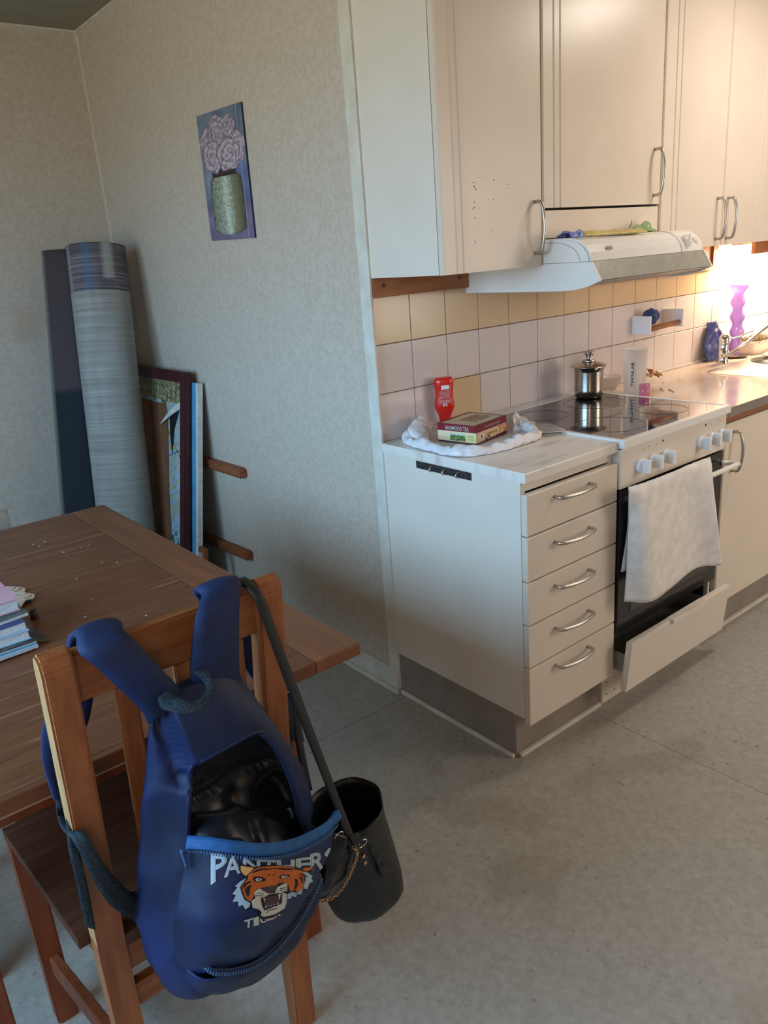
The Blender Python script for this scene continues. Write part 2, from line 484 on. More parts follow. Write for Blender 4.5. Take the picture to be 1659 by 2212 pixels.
# corner trims, coving lines, skirting
tag(box('trim_1', (-.006, -.022, .0), (.004, .028, HC), 'trim_white', bev=.003), kind='structure')
tag(box('trim_2', (-.006, DY - .006, 1.0), (0, DY, HC), 'trim_white', bev=0), kind='structure')
tag(box('trim_3', (XL, DY - .008, HC - .008), (0, DY, HC), 'trim_white', bev=0), kind='structure')
tag(box('trim_4', (-.008, 0, HC - .008), (0, DY, HC), 'trim_white', bev=0), kind='structure')
b1 = box('baseboard_partition', (-.014, -.02, 0), (0, DY, .085), 'trim_white', bev=.003); tag(b1, kind='structure')
box('quarter_round', (-.028, -.03, 0), (-.014, DY, .016), 'trim_white', b1, bev=.005)
b2 = box('baseboard_back', (XL, DY - .014, 0), (-.014, DY, .085), 'trim_white', bev=.003); tag(b2, kind='structure')
# tiles, one object each
T0, TP = .0058, .1507
bmt = bmesh.new(); add_box(bmt, (.0012, -.006, .0012), (TP - .0012, .0, TP - .0012), .0012, 1)
tme = bpy.data.meshes.new('tile'); bmt.to_mesh(tme); bmt.free()
tme_y = tme.copy()
tme.materials.append(MATS['tile_white']); tme_y.materials.append(MATS['tile_yellow'])
gr = box('grout_bed', (.004, -.002, .885), (XR, 0, 1.50), 'grout', wk, bev=0)
for row in range(4):
    for c in range(19):
        yel = row >= 2 or (row == 0 and c == 2)
        o = bpy.data.objects.new('tile', tme_y if yel else tme)
        COL.objects.link(o); o.parent = wk
        jz = .0006 * random.random()
        o.location = Vector((T0 + c * TP, -.0012 - jz, 1.191 + (row - 2) * TP)) - ORIGIN[wk]

# ------------------------------------------------------------------ kitchen: cabinets
YD = -.335     # front plane of the upper doors
def door_panel(name, x0, x1, z0, z1, yf, th, m, parent, grooves=()):
    prof = [(x0, yf + th), (x0, yf + .004), (x0 + .004, yf)]
    for gx in grooves:
        prof += [(gx - .0040, yf), (gx - .0010, yf - .0028), (gx + .0012, yf - .0028), (gx + .0040, yf)]
    prof += [(x1 - .004, yf), (x1, yf + .004), (x1, yf + th)]
    bm = bmesh.new()
    a = [bm.verts.new((x, y, z0)) for x, y in prof]
    b = [bm.verts.new((x, y, z1)) for x, y in prof]
    n = len(prof)
    for i in range(n):
        bm.faces.new((a[i], a[(i + 1) % n], b[(i + 1) % n], b[i]))
    bm.faces.new(a[::-1]); bm.faces.new(b)
    return bm_obj(name, bm, m, parent)
def handle(c, along, out, length, parent, name='handle'):
    """bow handle: c = middle on the door face"""
    c, along, out = Vector(c), Vector(along), Vector(out)
    h = length / 2
    P = [c - along * h + out * .0, c - along * (h - .001) + out * .020, c - along * h * .80 + out * .028,
         c - along * h * .4 + out * .034, c + out * .036, c + along * h * .4 + out * .034,
         c + along * h * .80 + out * .028, c + along * (h - .001) + out * .020, c + along * h]
    return tube(name, catmull(P, 4), .0052, 'brushed', parent, 10)

def upper(x0, x1, z0, lab, panel_left=False):
    t = thing('wall_cabinet', ((x0 + x1) / 2, -.16, z0), lab, 'cabinet', 'white wall cabinets over the worktop')
    bm = bmesh.new()
    add_box(bm, (x0 + .001, -.312, z0), (x0 + .017, -.004, HC - .12), .001)
    add_box(bm, (x1 - .017, -.312, z0), (x1 - .001, -.004, HC - .12), .001)
    add_box(bm, (x0 + .017, -.310, z0), (x1 - .017, -.004, z0 + .016))
    add_box(bm, (x0 + .017, -.310, HC - .14), (x1 - .017, -.004, HC - .12))
    add_box(bm, (x0 + .017, -.02, z0 + .016), (x1 - .017, -.006, HC - .14))
    bm_obj('body', bm, 'lacquer_white', t)
    return t
c1 = upper(.002, .399, 1.388, 'tall white wall cabinet at the left end, freckled door beside the wallpaper')
d = door_panel('door', .003, .397, 1.388, HC - .125, YD, .02, 'lacquer_door', c1, (.052, .076))
handle((.365, YD, 1.493), (0, 0, 1), (0, -1, 0), .138, d)
c2 = upper(.401, .997, 1.545, 'white wall cabinet above the range hood with a single wide door')
d = door_panel('door', .403, .995, 1.545, HC - .125, YD, .02, 'lacquer_door', c2, (.452, .480))
handle((.957, YD, 1.641), (0, 0, 1), (0, -1, 0), .138, d)
door_panel('filler_panel', .403, .995, 1.462, 1.538, YD + .004, .016, 'lacquer_door', c2)
c3 = upper(.999, 1.803, 1.398, 'white wall cabinet right of the hood with two doors and paired handles')
d = door_panel('door', 1.001, 1.400, 1.394, HC - .125, YD, .02, 'lacquer_door', c3, (1.066, 1.096))
handle((1.362, YD, 1.487), (0, 0, 1), (0, -1, 0), .138, d)
d = door_panel('door', 1.404, 1.801, 1.394, HC - .125, YD, .02, 'lacquer_door', c3, (1.660, 1.690))
handle((1.436, YD, 1.487), (0, 0, 1), (0, -1, 0), .138, d)
c4 = upper(1.805, 2.60, 1.398, 'white wall cabinet over the sink at the right picture edge')
d = door_panel('door', 1.807, 2.598, 1.394, HC - .125, YD, .02, 'lacquer_door', c4, (1.86,))
box('light_valance', (2.03, -.155, 1.338), (2.595, -.137, 1.398), 'mount_wood', c4, bev=.001)
# specks of dirt on the first door
bm = bmesh.new()
for _ in range(38):
    x = .085 + .2 * random.random() * random.random() + .03; z = 1.46 + .17 * random.random()
    s = .0004 + .0010 * random.random() ** 3
    add_box(bm, (x - s, YD - .0004, z - s * 1.4), (x + s, YD + .0002, z + s * 1.4))
o = bm_obj('dirt_speck', bm, 'print_black', c1); o['kind'] = 'stuff'

# mounting boards on the wall
def board(x0, x1, z0, z1, lab):
    t = thing('mounting_board', ((x0 + x1) / 2, -.014, z0), lab, 'board', 'brown boards under the wall cabinets')
    box('board', (x0, -.024, z0), (x1, -.0075, z1), 'mount_wood', t)
    return t
mb = board(.006, .412, 1.331, 1.386, 'short brown wooden strip with two screws under the left wall cabinet')
for sx in (.045, .36):
    lathe('screw', [(0, 0), (.0055, 0), (.0055, .002), (0, .003)], (sx, -.024, 1.365), 'dark_steel', mb, 12, axis=(0, -1, 0))
mb2 = board(1.0, 1.945, 1.285, 1.393, 'brown wooden board on the tiles right of the range hood')
bm = bmesh.new()
add_box(bm, (1.905, -.034, 1.285), (1.945, -.024, 1.393)); add_box(bm, (1.0, -.034, 1.285), (1.905, -.024, 1.300))
bm_obj('edge_strip', bm, 'mount_wood', mb2)

# ------------------------------------------------------------------ range hood
h = thing('range_hood', (.70, -.25, 1.313), 'cream white range hood with a tilted grey visor above the stove', 'range hood')
def extr_x(bm, prof, x0, x1):
    a = [bm.verts.new((x0, y, z)) for y, z in prof]; b = [bm.verts.new((x1, y, z)) for y, z in prof]
    n = len(prof)
    for i in range(n): bm.faces.new((a[i], a[(i + 1) % n], b[(i + 1) % n], b[i]))
    bm.faces.new(a[::-1]); bm.faces.new(b)
top = [(-.03, 1.392), (-.03, 1.455), (-.36, 1.459), (-.425, 1.457), (-.455, 1.450), (-.478, 1.436), (-.494, 1.416), (-.500, 1.392)]
bm = bmesh.new(); extr_x(bm, top, .403, .995)
bmesh.ops.bevel(bm, geom=[e for e in bm.edges if abs(e.verts[0].co.x - e.verts[1].co.x) < 1e-6 and e.verts[0].co.y < -.3 and e.verts[1].co.y < -.3], offset=.006, segments=2, affect='EDGES')
bm_obj('body', bm, 'enamel', h)
side = [(-.008, 1.376), (-.008, 1.313), (-.40, 1.313), (-.447, 1.316), (-.49, 1.324), (-.534, 1.340), (-.503, 1.391), (-.03, 1.391)]
for x0, x1 in ((.403, .411), (.987, .995)):
    bm = bmesh.new(); extr_x(bm, side, x0, x1); bm_obj('side_panel', bm, 'enamel', h)
bm = bmesh.new(); extr_x(bm, [(-.500, 1.391), (-.496, 1.391), (-.526, 1.340), (-.531, 1.341)], .411, .987)
bm_obj('visor', bm, 'hood_grey', h)
bm = bmesh.new(); extr_x(bm, [(-.525, 1.339), (-.521, 1.336), (-.40, 1.318), (-.40, 1.322)], .411, .987)
bm_obj('visor_flap', bm, 'hood_grey', h)
bm = bmesh.new(); extr_x(bm, [(-.40, 1.322), (-.03, 1.322), (-.03, 1.328), (-.40, 1.328)], .411, .987)
bm_obj('filter', bm, 'hood_filter', h)
# side cap line, brand plate, knob, button
arc = [(.4025, y, z) for y, z in [(-.335, 1.449), (-.385, 1.447), (-.425, 1.437), (-.452, 1.42), (-.466, 1.394)]]
tube('cap_seam', catmull(arc, 5), .0007, 'plinth_grey', h, 6)
arc = [(.865, y, z) for y, z in [(-.36, 1.4605), (-.425, 1.4585), (-.4565, 1.4515), (-.4795, 1.437), (-.4955, 1.4165), (-.5015, 1.392)]]
tube('panel_seam', arc, .0007, 'plinth_grey', h, 6)
nrm = Vector((0, -1, .55)).normalized()
bm = bmesh.new()
pc = Vector((.50, -.4905, 1.4235))
ex, ey = Vector((1, 0, 0)), Vector((0, .5, 1)).normalized()
def plate(bm, c, ex, ey, w_, h_, t_):
    n_ = ex.cross(ey)
    m4 = Matrix.Identity(4)
    for i in range(3): m4[i][0], m4[i][1], m4[i][2], m4[i][3] = ex[i], ey[i], n_[i], c[i]
    add_box(bm, (-w_ / 2, -h_ / 2, 0), (w_ / 2, h_ / 2, t_), .0004, 1, mat4=m4)
plate(bm, pc - Vector((0, .001, 0)), ex, ey, .026, .010, .002)
for k in (-1, 0, 1): plate(bm, pc - Vector((0, .003, 0)) + ex * k * .008, ex, ey, .005, .005, .001)
bm_obj('brand_plate', bm, 'hood_grey', h)
kn = lathe('knob', [(0, 0), (.020, 0), (.020, .004), (.015, .014), (.010, .016), (0, .016)], (.905, -.489, 1.4225), 'clear_frost', h, 28, axis=nrm)
bm = bmesh.new(); plate(bm, Vector((.905, -.503, 1.431)), Vector((.3, 0, 1)).normalized(), Vector((-1, 0, .3)).normalized() * -1, .03, .006, .004)
bm_obj('knob_grip', bm, 'white_plastic', h)
lathe('button', [(0, 0), (.011, 0), (.0105, .002), (0, .0025)], (.958, -.4895, 1.4225), 'enamel_warm', h, 24, axis=nrm)
box('visor_edge_strip', (.979, -.530, 1.338), (.987, -.498, 1.342), 'enamel', h, bev=.001)
# bags of straws lying on the hood
yp = thing('plastic_pack', (.58, -.40, 1.459), 'flat yellow plastic pack lying on top of the hood', 'packaging')
patch('film', [[(.475 + .27 * u, -.425 + .05 * v - .03 * u, 1.462 + .012 * math.sin(3.1 * v) * (1 - .3 * u)) for u in (0, .25, .5, .75, 1)] for v in (0, .33, .66, 1)], 'yellow_film', yp, 5, 5, .004, ripple=.004, rscale=60)
lp = thing('plastic_wrapper', (.45, -.40, 1.459), 'small crumpled blue and lilac wrapper at the left end of the hood top', 'packaging')
patch('film', [[(.425 + .06 * u, -.425 + .06 * v, 1.462 + .014 * math.sin(3.1 * v)) for u in (0, .5, 1)] for v in (0, .33, .66, 1)], 'lilac_film', lp, 5, 5, .003, ripple=.008, rscale=60)
gp = thing('plastic_pouch', (.86, -.38, 1.459), 'green tinted clear pouch at the right end of the hood top', 'packaging')
patch('film', [[(.765 + .12 * u, -.41 + .05 * v + .02 * u, 1.462 + (.012 + .018 * u) * math.sin(3.1 * v)) for u in (0, .33, .66, 1)] for v in (0, .33, .66, 1)], 'green_film', gp, 5, 5, .003, ripple=.008, rscale=60)
tube('twist_tie', catmull([(.70, -.42, 1.474), (.71, -.42, 1.486), (.705, -.425, 1.495)], 4), .0012, 'dark_steel', gp, 6)

# ------------------------------------------------------------------ drawer unit, worktops
HW = .892
du = thing('drawer_cabinet', (.2, -.3, 0), 'white five-drawer base cabinet left of the stove', 'cabinet')
bm = bmesh.new()
add_box(bm, (0.000, -.585, .150), (.018, -.002, .862), .001)
add_box(bm, (.382, -.585, .150), (.400, -.002, .862), .001)
add_box(bm, (.018, -.583, .150), (.382, -.02, .166)); add_box(bm, (.018, -.02, .166), (.382, -.006, .862))
add_box(bm, (.018, -.583, .834), (.382, -.565, .862))
bm_obj('body', bm, 'lacquer_white', du)
bm = bmesh.new()
add_box(bm, (.001, -.536, 0), (.016, -.002, .150)); bm_obj('plinth_side', bm, 'plinth_grey', du)
box('plinth', (.001, -.551, 0), (.398, -.536, .150), 'plinth_grey', du, bev=.001)
box('plinth_strip', (-.013, -.548, 0), (.000, -.03, .014), 'trim_white', du, bev=.004)
box('plinth_strip', (.01, -.565, 0), (.398, -.551, .014), 'trim_white', du, bev=.004)
for z0, z1 in ((.716, .831), (.585, .712), (.454, .581), (.322, .450), (.134, .318)):
    dr = box('drawer', (.000, -.607, z0), (.397, -.586, z1), 'lacquer_door', du, bev=.003)
    zz = (z0 + z1) / 2 + (.028 if z1 > .8 else .022 if z1 > .4 else .062)
    handle((.188, -.607, zz), (1, 0, 0), (0, -1, 0), .152, dr)
hr = thing('hook_rail', (0, -.29, .836), 'dark metal strip with three small hooks on the side of the drawer cabinet', 'hook rail')
box('plate', (-.003, -.408, .838), (.0, -.178, .860), 'dark_steel', hr, bev=.0005)
for k in range(3):
    y = -.245 - k * .055 - .005
    tube('hook', catmull([(-.003, y, .853), (-.012, y, .852), (-.015, y, .845), (-.010, y, .839), (-.0045, y, .841)], 4) , .0022, 'chrome', hr, 8)
for y in (-.19, -.395):
    lathe('screw', [(0, 0), (.004, 0), (.003, .0015), (0, .002)], (-.003, y, .850), 'dark_steel', hr, 10, axis=(-1, 0, 0))
wt = thing('worktop', (.2, -.3, HW - .03), 'pale marbled worktop slab on the drawer cabinet', 'worktop')
box('slab', (-.004, -.606, HW - .030), (.401, -.008, HW), 'marble_laminate', wt, bev=.004)

HR = .885
bc = thing('base_cabinet', (1.40, -.3, 0), 'white base cabinet under the sink worktop at the right edge', 'cabinet')
bm = bmesh.new()
add_box(bm, (1.004, -.585, .15), (1.022, -.002, .83)); add_box(bm, (2.36, -.585, .15), (2.378, -.002, .83))
add_box(bm, (1.022, -.583, .15), (2.36, -.02, .166)); add_box(bm, (1.022, -.02, .166), (2.36, -.006, .83))
bm_obj('body', bm, 'lacquer_white', bc)
d = door_panel('door', 1.006, 1.485, .155, .828, -.607, .02, 'lacquer_door', bc); handle((1.062, -.607, .725), (0, 0, 1), (0, -1, 0), .138, d)
d = door_panel('door', 1.489, 2.376, .155, .828, -.607, .02, 'lacquer_door', bc)
box('plinth', (1.004, -.551, 0), (2.376, -.536, .15), 'plinth_grey', bc, bev=.001)
box('plinth_strip', (1.004, -.567, 0), (2.376, -.551, .016), 'trim_white', bc, bev=.004)
w2 = thing('worktop', (1.70, -.3, HR - .05), 'long glossy brown worktop around the sink, right of the stove', 'worktop')
SX0, SX1, SY0, SY1 = 1.60, 2.32, -.50, -.17
bm = bmesh.new()
for lo, hi in (((1.004, -.612, HR - .032), (SX0 + .02, -.008, HR)), ((SX1 - .02, -.612, HR - .032), (2.40, -.008, HR)),
               ((SX0 + .02, -.612, HR - .032), (SX1 - .02, SY0 + .02, HR)), ((SX0 + .02, SY1 - .02, HR - .032), (SX1 - .02, -.008, HR))):
    add_box(bm, lo, hi)
bm_obj('slab', bm, 'warm_laminate', w2)
box('front_edge', (1.004, -.6145, HR - .032), (2.40, -.612, HR), 'edge_grey', w2, bev=.0005)
box('support_rail', (1.006, -.600, HR - .055), (2.376, -.585, HR - .032), 'oak_x', w2, bev=.001)
box('back_strip', (1.004, -.022, HR), (2.40, -.008, HR + .008), 'trim_white', w2, bev=.003)
# sink
sk = thing('sink', (1.95, -.34, HR), 'stainless steel sink with a round bowl set in the worktop', 'sink')
bm = bmesh.new()
N = 64
cx, cy, rx = 2.02, -.335, .150
ring_o, ring_i = [], []
for k in range(N):
    a = 2 * math.pi * k / N
    ca, sa = math.cos(a), math.sin(a)
    e = .28
    X = (SX0 + SX1) / 2 + (SX1 - SX0) / 2 * math.copysign(abs(ca) ** e, ca)
    Y = (SY0 + SY1) / 2 + (SY1 - SY0) / 2 * math.copysign(abs(sa) ** e, sa)
    ring_o.append(bm.verts.new((X, Y, HR + .001)))
    ring_i.append((ca, sa))
prev = ring_o
for rr, zz in ((None, .005), (1.12, .006), (1.04, .008), (1.0, .004), (.97, -.02), (.93, -.12), (.80, -.15), (.2, -.155)):
    cur = []
    for k, (ca, sa) in enumerate(ring_i):
        if rr is None:
            v = ring_o[k].co; cen = Vector(((SX0 + SX1) / 2, (SY0 + SY1) / 2, 0))
            cur.append(bm.verts.new((cen.x + (v.x - cen.x) * .97, cen.y + (v.y - cen.y) * .93, HR + zz)))
        else: cur.append(bm.verts.new((cx + rx * rr * ca, cy + rx * rr * sa * .93, HR + zz)))
    for k in range(N): bm.faces.new((prev[k], prev[(k + 1) % N], cur[(k + 1) % N], cur[k]))
    prev = cur
bm.faces.new(prev)
bm_obj('basin', bm, 'brushed', sk, smooth=True)
# faucet
fa = thing('faucet', (1.868, -.125, HR), 'chrome mixer tap with a long spout in front of the blue pouch', 'faucet')
fc = (1.868, -.125, HR)
lathe('body', [(0, 0), (.026, 0), (.026, .005), (.021, .012), (.021, .04), (.023, .042), (.023, .05), (.021, .052), (.0225, .10), (.0235, .104), (.0215, .108), (.020, .118), (.012, .128), (0, .131)], fc, 'chrome', fa, 32)
tube('spout', [(1.885, -.142, HR + .035), (2.00, -.168, HR + .080), (2.10, -.178, HR + .120), (2.18, -.188, HR + .150)], [.0085, .0085, .008, .008], 'brushed', fa, 14)
tube('lever', catmull([(1.878, -.13, HR + .112), (1.91, -.16, HR + .108), (1.945, -.19, HR + .128), (1.965, -.205, HR + .131)], 4), .0038, 'chrome', fa, 10)

# lamp tube under the right cabinet
lt = thing('strip_light', (2.25, -.09, 1.365), 'glowing white strip light under the cabinet above the sink', 'lamp')
box('housing', (1.99, -.115, 1.378), (2.55, -.065, 1.396), 'white_plastic', lt, bev=.003)
tube('lamp_tube', [(2.0, -.09, 1.364), (2.54, -.09, 1.364)], .013, 'lamp_glow', lt, 16)
l = area('strip_light_beam', (2.27, -.14, 1.335), (2.27, 0, 1.16), .5, .04, 15, (1.0, .76, .50))
# ceiling lamp
cl = thing('ceiling_lamp', (1.40, -.95, 2.33), 'white dome ceiling lamp in front of the cabinets', 'lamp')
lathe('shade', [(.0, .15), (.05, .148), (.17, .10), (.19, .03), (.185, 0), (.180, .03), (.16, .092), (.05, .135), (0, .137)], (1.40, -.95, 2.315), 'white_plastic', cl, 40)
lathe('bulb', [(0, 0), (.04, .01), (.06, .04), (.05, .08), (.02, .11), (0, .11)], (1.40, -.95, 2.335), 'dome_glow', cl, 24)

# ------------------------------------------------------------------ stove
st = thing('stove', (.70, -.3, 0), 'white electric stove with a black glass hob and an open bottom drawer', 'stove')
SX = (.404, .996)
bm = bmesh.new()
add_box(bm, (SX[0], -.590, .115), (SX[0] + .012, -.03, .868), .002); add_box(bm, (SX[1] - .012, -.590, .115), (SX[1], -.03, .868), .002)
add_box(bm, (SX[0] + .012, -.045, .115), (SX[1] - .012, -.03, .868)); add_box(bm, (SX[0] + .012, -.575, .262), (SX[1] - .012, -.045, .275))
add_box(bm, (SX[0] + .012, -.57, .868 - .02), (SX[1] - .012, -.045, .868)); add_box(bm, (SX[0] + .012, -.55, .115), (SX[1] - .012, -.045, .125))
bm_obj('body', bm, 'enamel', st)
box('cavity_lining', (SX[0] + .013, -.574, .126), (SX[1] - .013, -.05, .261), 'oven_dark', st, bev=0)
bpy.data.objects.remove(bpy.data.objects['cavity_lining'])
bm = bmesh.new()
add_box(bm, (SX[0] + .0125, -.575, .126), (SX[0] + .0145, -.05, .261)); add_box(bm, (SX[1] - .0145, -.575, .126), (SX[1] - .0125, -.05, .261))
add_box(bm, (SX[0] + .0145, -.06, .126), (SX[1] - .0145, -.05, .261)); add_box(bm, (SX[0] + .0145, -.575, .259), (SX[1] - .0145, -.06, .261))
bm_obj('drawer_cavity', bm, 'oven_dark', st)
box('plinth', (SX[0] + .004, -.560, .0), (SX[1] - .004, -.10, .114), 'enamel_warm', st, bev=.004)
for x in (.43, .475):
    for z in (.03, .075) : lathe('screw_hole', [(0, 0), (.003, 0), (0, .001)], (x, -.5605, z), 'oven_dark', st, 8, axis=(0, -1, 0))
# hob: rim, glass, rings
ZT = .899
bm = bmesh.new()
o_, i_ = (SX[0] - .004, -.625, SX[1] + .002, -.012), (SX[0] + .012, -.606, SX[1] - .012, -.075)
for lo, hi in (((o_[0], o_[1], .872), (o_[2], i_[1], ZT)), ((o_[0], i_[3], .872), (o_[2], o_[3], ZT)), ((o_[0], i_[1], .872), (i_[0], i_[3], ZT)), ((i_[2], i_[1], .872), (o_[2], i_[3], ZT))):
    add_box(bm, lo, hi, .003)
bm_obj('hob_rim', bm, 'enamel', st)
hg = box('hob_glass', (i_[0], i_[1], .872), (i_[2], i_[3], ZT - .0015), 'black_glass', st, bev=0)
for (x, y, r) in ((.560, -.465, .105), (.835, -.470, .083), (.560, -.200, .083), (.820, -.215, .105)):
    bm = bmesh.new(); add_tube(bm, [(x + r * math.cos(a * math.pi / 32), y + r * math.sin(a * math.pi / 32), ZT - .0018) for a in range(64)], .0011, 6, closed=True)
    bm_obj('burner_ring', bm, 'hob_ring', st)
# control panel + knobs
box('control_panel', (SX[0], -.612, .748), (SX[1], -.588, .868), 'enamel_warm', st, bev=.003)
for i, x in enumerate((.500, .566, .632, .838, .904, .966)):
    z = .802
    k = lathe('knob', [(0, 0), (.021, 0), (.0215, .003), (.020, .010), (.018, .013), (0, .013)], (x, -.612, z), 'white_plastic', st, 28, axis=(0, -1, 0))
    box('grip', (x - .0065, -.648, z - .021), (x + .0065, -.622, z + .021), 'white_plastic', k, bev=.003)
for (x, z, r) in ((.620, .853, .0035), (.585, .849, .0015), (.515, .847, .0015), (.545, .851, .0015), (.865, .855, .004), (.90, .851, .0015), (.955, .852, .0015)):
    lathe('indicator', [(0, 0), (r, 0), (r, .0008), (0, .001)], (x, -.612, z), 'oven_dark', st, 12, axis=(0, -1, 0))
# oven door
od = box('oven_door', (SX[0] + .004, -.610, .272), (SX[1] - .004, -.590, .742), 'oven_glass', st, bev=.002)
box('oven_window', (SX[0] + .07, -.6115, .33), (SX[1] - .07, -.610, .63), 'black_glass', st, bev=0)
hy = -.655
tube('door_handle', catmull([(.475, -.61, .700), (.468, -.635, .700), (.474, hy, .700), (.50, hy - .003, .700), (.72, hy - .004, .700), (.985, hy - .003, .700), (1.003, hy, .700), (1.004, -.632, .700), (.985, -.61, .700)], 4), .0085, 'enamel', st, 14)
# storage drawer, pulled out and a little askew
sd = thing('tmp', (0, 0, 0), 'x', 'x'); bpy.data.objects.remove(sd)
bm = bmesh.new()
extr_x(bm, [(-.668, .265), (-.648, .267), (-.630, .090), (-.650, .084)], .401, .992)
bmesh.ops.bevel(bm, geom=list(bm.edges), offset=.003, segments=2, affect='EDGES')
df = bm_obj('storage_drawer', bm, 'enamel_warm', st)
bm = bmesh.new()
add_box(bm, (.62, -.676, .262), (.82, -.650, .2685), .001); add_box(bm, (.62, -.678, .254), (.82, -.674, .2685), .001)
bm_obj('grip_lip', bm, 'enamel_warm', df)
bm = bmesh.new()
add_box(bm, (.430, -.645, .135), (.434, -.12, .20)); add_box(bm, (.966, -.645, .135), (.970, -.12, .20)); add_box(bm, (.434, -.640, .135), (.966, -.12, .139))
bm_obj('drawer_tray', bm, 'hood_grey', df)

# towel over the oven handle
tw = thing('towel', (.74, -.67, .48), 'white ribbed dish towel draped over the oven door handle', 'towel')
def towel_rows():
    R = []
    R.append([at(1358, 1060, -.640), at(1392, 1050, -.640), at(1445, 1030, -.640), at(1492, 1010, -.640), at(1534, 992, -.640)])
    R.append([at(1358, 1054, -.655), at(1392, 1044, -.655), at(1445, 1024, -.655), at(1492, 1004, -.655), at(1534, 989, -.655)])
    R.append([at(1358, 1062, -.668), at(1393, 1058, -.674), at(1445, 1036, -.670), at(1490, 1018, -.670), at(1536, 1004, -.676)])
    R.append([at(1359, 1112, -.655), at(1393, 1112, -.684), at(1446, 1095, -.676), at(1495, 1075, -.672), at(1541, 1060, -.690)])
    R.append([at(1356, 1170, -.650), at(1396, 1170, -.690), at(1448, 1150, -.680), at(1500, 1125, -.674), at(1547, 1110, -.700)])
    R.append([at(1353, 1235, -.648), at(1400, 1238, -.692), at(1450, 1215, -.682), at(1502, 1180, -.676), at(1552, 1165, -.706)])
    R.append([at(1348, 1299, -.648), at(1405, 1299, -.690), at(1450, 1268, -.682), at(1503, 1227, -.676), at(1558, 1221, -.708)])
    return R
patch('front_fold', towel_rows(), 'towel', tw, 14, 7, .0025, ripple=.0012, rscale=70)
patch('back_fold', [[at(1358, 1060, -.640), at(1445, 1030, -.640), at(1534, 992, -.640)],
                    [at(1355, 1140, -.624), at(1445, 1110, -.624), at(1536, 1060, -.624)],
                    [at(1341, 1236, -.622), at(1430, 1200, -.622), at(1530, 1140, -.622)]], 'towel', tw, 8, 8, .002)
# ribs of the weave
vsF, fsF, WW, HH = surf(towel_rows(), 14, 7)
bm = bmesh.new()
for i in range(0, WW):
    for s in (0,):
        pts = [vsF[j * WW + i] + Vector((0, -.0012, 0)) for j in range(14, HH, 3)]
        add_tube(bm, pts, .0009, 4)
o = bm_obj('ribs', bm, 'towel', tw, smooth=True); o['kind'] = 'stuff'

# ------------------------------------------------------------------ things on the left worktop
Z = HW + .0005
# carrier bag (crumpled, open around the box)
pb = thing('plastic_bag', (.20, -.16, Z), 'crumpled white plastic bag lying under the tea box', 'bag')
rows = []
cxb, cyb = .19, -.215
OUT = [(.375, -.15), (.31, -.04), (.19, -.022), (.075, -.035), (.022, -.12), (.006, -.22), (.004, -.32), (.055, -.385), (.165, -.405), (.275, -.405), (.355, -.355), (.388, -.25), (.375, -.15)]
OC = catmull([(x, y, 0) for x, y in OUT], 4)
for s_, zz in ((0, .001), (.45, .001), (.72, .002), (.84, .016), (.93, .026), (1.0, .012), (.985, .001)):
    row = []
    for k, q_ in enumerate(OC):
        a = 2 * math.pi * k / (len(OC) - 1)
        wv = .75 + .4 * math.sin(3 * a + .5) ** 2 if zz > .01 else 1
        row.append(Vector((cxb + (q_.x - cxb) * s_, cyb + (q_.y - cyb) * s_, Z + zz * wv)))
    rows.append(row)
vs, fs, W, H = surf(rows, 3, 5)
vs2 = []
for i, v in enumerate(vs):
    j = i // W
    e_ = max(0, min(1, (j - 11) / 6))
    q1 = noise.noise(v * 42) + .5 * noise.noise(v * 95)
    q2 = abs(noise.noise(v * 30 + Vector((9, 2, 5)))) * 2
    d_ = Vector((v.x - cxb, v.y - cyb, 0)).normalized()
    vs2.append(Vector((max(.001, v.x + d_.x * q1 * .007 * e_), min(-.014, v.y + d_.y * q1 * .007 * e_), max(Z + .0006, v.z + e_ * (.010 * q2 - .004) * (0 if j >= H - 2 else 1)))))
o = py_obj('film', vs2, fs, 'bag_film', pb, None, True)
md = o.modifiers.new('thickness', 'SOLIDIFY'); md.thickness = .0006
# raised corner of the bag at the left
patch('handle_flap', [[at(888, 945, -.10), at(903, 956, -.15), at(925, 962, -.20)], [at(882, 925, -.08), at(903, 934, -.12), at(928, 944, -.15)], [at(900, 903, -.06), at(914, 912, -.08), at(936, 922, -.10)], [at(917, 893, -.045), at(924, 903, -.05), at(940, 912, -.055)]],
      'bag_film', pb, 6, 6, .001, ripple=.007, rscale=45)
patch('handle_flap', [[at(1106, 952, -.33), at(1135, 948, -.33), at(1168, 932, -.30)], [at(1110, 925, -.285), at(1130, 915, -.28), at(1155, 915, -.28)], [at(1106, 900, -.245), at(1116, 893, -.235), at(1138, 903, -.25)]],
      'bag_film', pb, 6, 6, .001, ripple=.012, rscale=45)
# tea box
A_ = Vector(at(1040, 963, -.305)); A_.z = Z + .006
def onz(px, py, z):
    d = ray(px, py); return CAM + d * ((z - CAM.z) / d.z)
ztop = Z + .0605
P1 = onz(945, 913, ztop); P2 = onz(1028, 921, ztop); P3 = onz(1104, 898, ztop)
ux = (P1 - P2); uy = (P3 - P2)
lx, ly = ux.length, uy.length
ux.normalize(); uy.normalize()
uy = (uy - ux * uy.dot(ux)).normalized()          # square corner
tb = thing('tea_box', (P2.x, P2.y, Z + .006), 'dark red and cream tea carton lying on the white plastic bag', 'box')
hgt = .056
def bp(a, b, c): return P2 + ux * a + uy * b + Vector((0, 0, c - hgt))
bm = bmesh.new()
cs = [bm.verts.new(bp(a, b, c)) for c in (0, hgt) for a, b in ((0, 0), (lx, 0), (lx, ly), (0, ly))]
bm.faces.new(cs[0:4][::-1])
for k in range(4): bm.faces.new((cs[k], cs[(k + 1) % 4], cs[4 + (k + 1) % 4], cs[4 + k]))
bm.faces.new(cs[4:8])
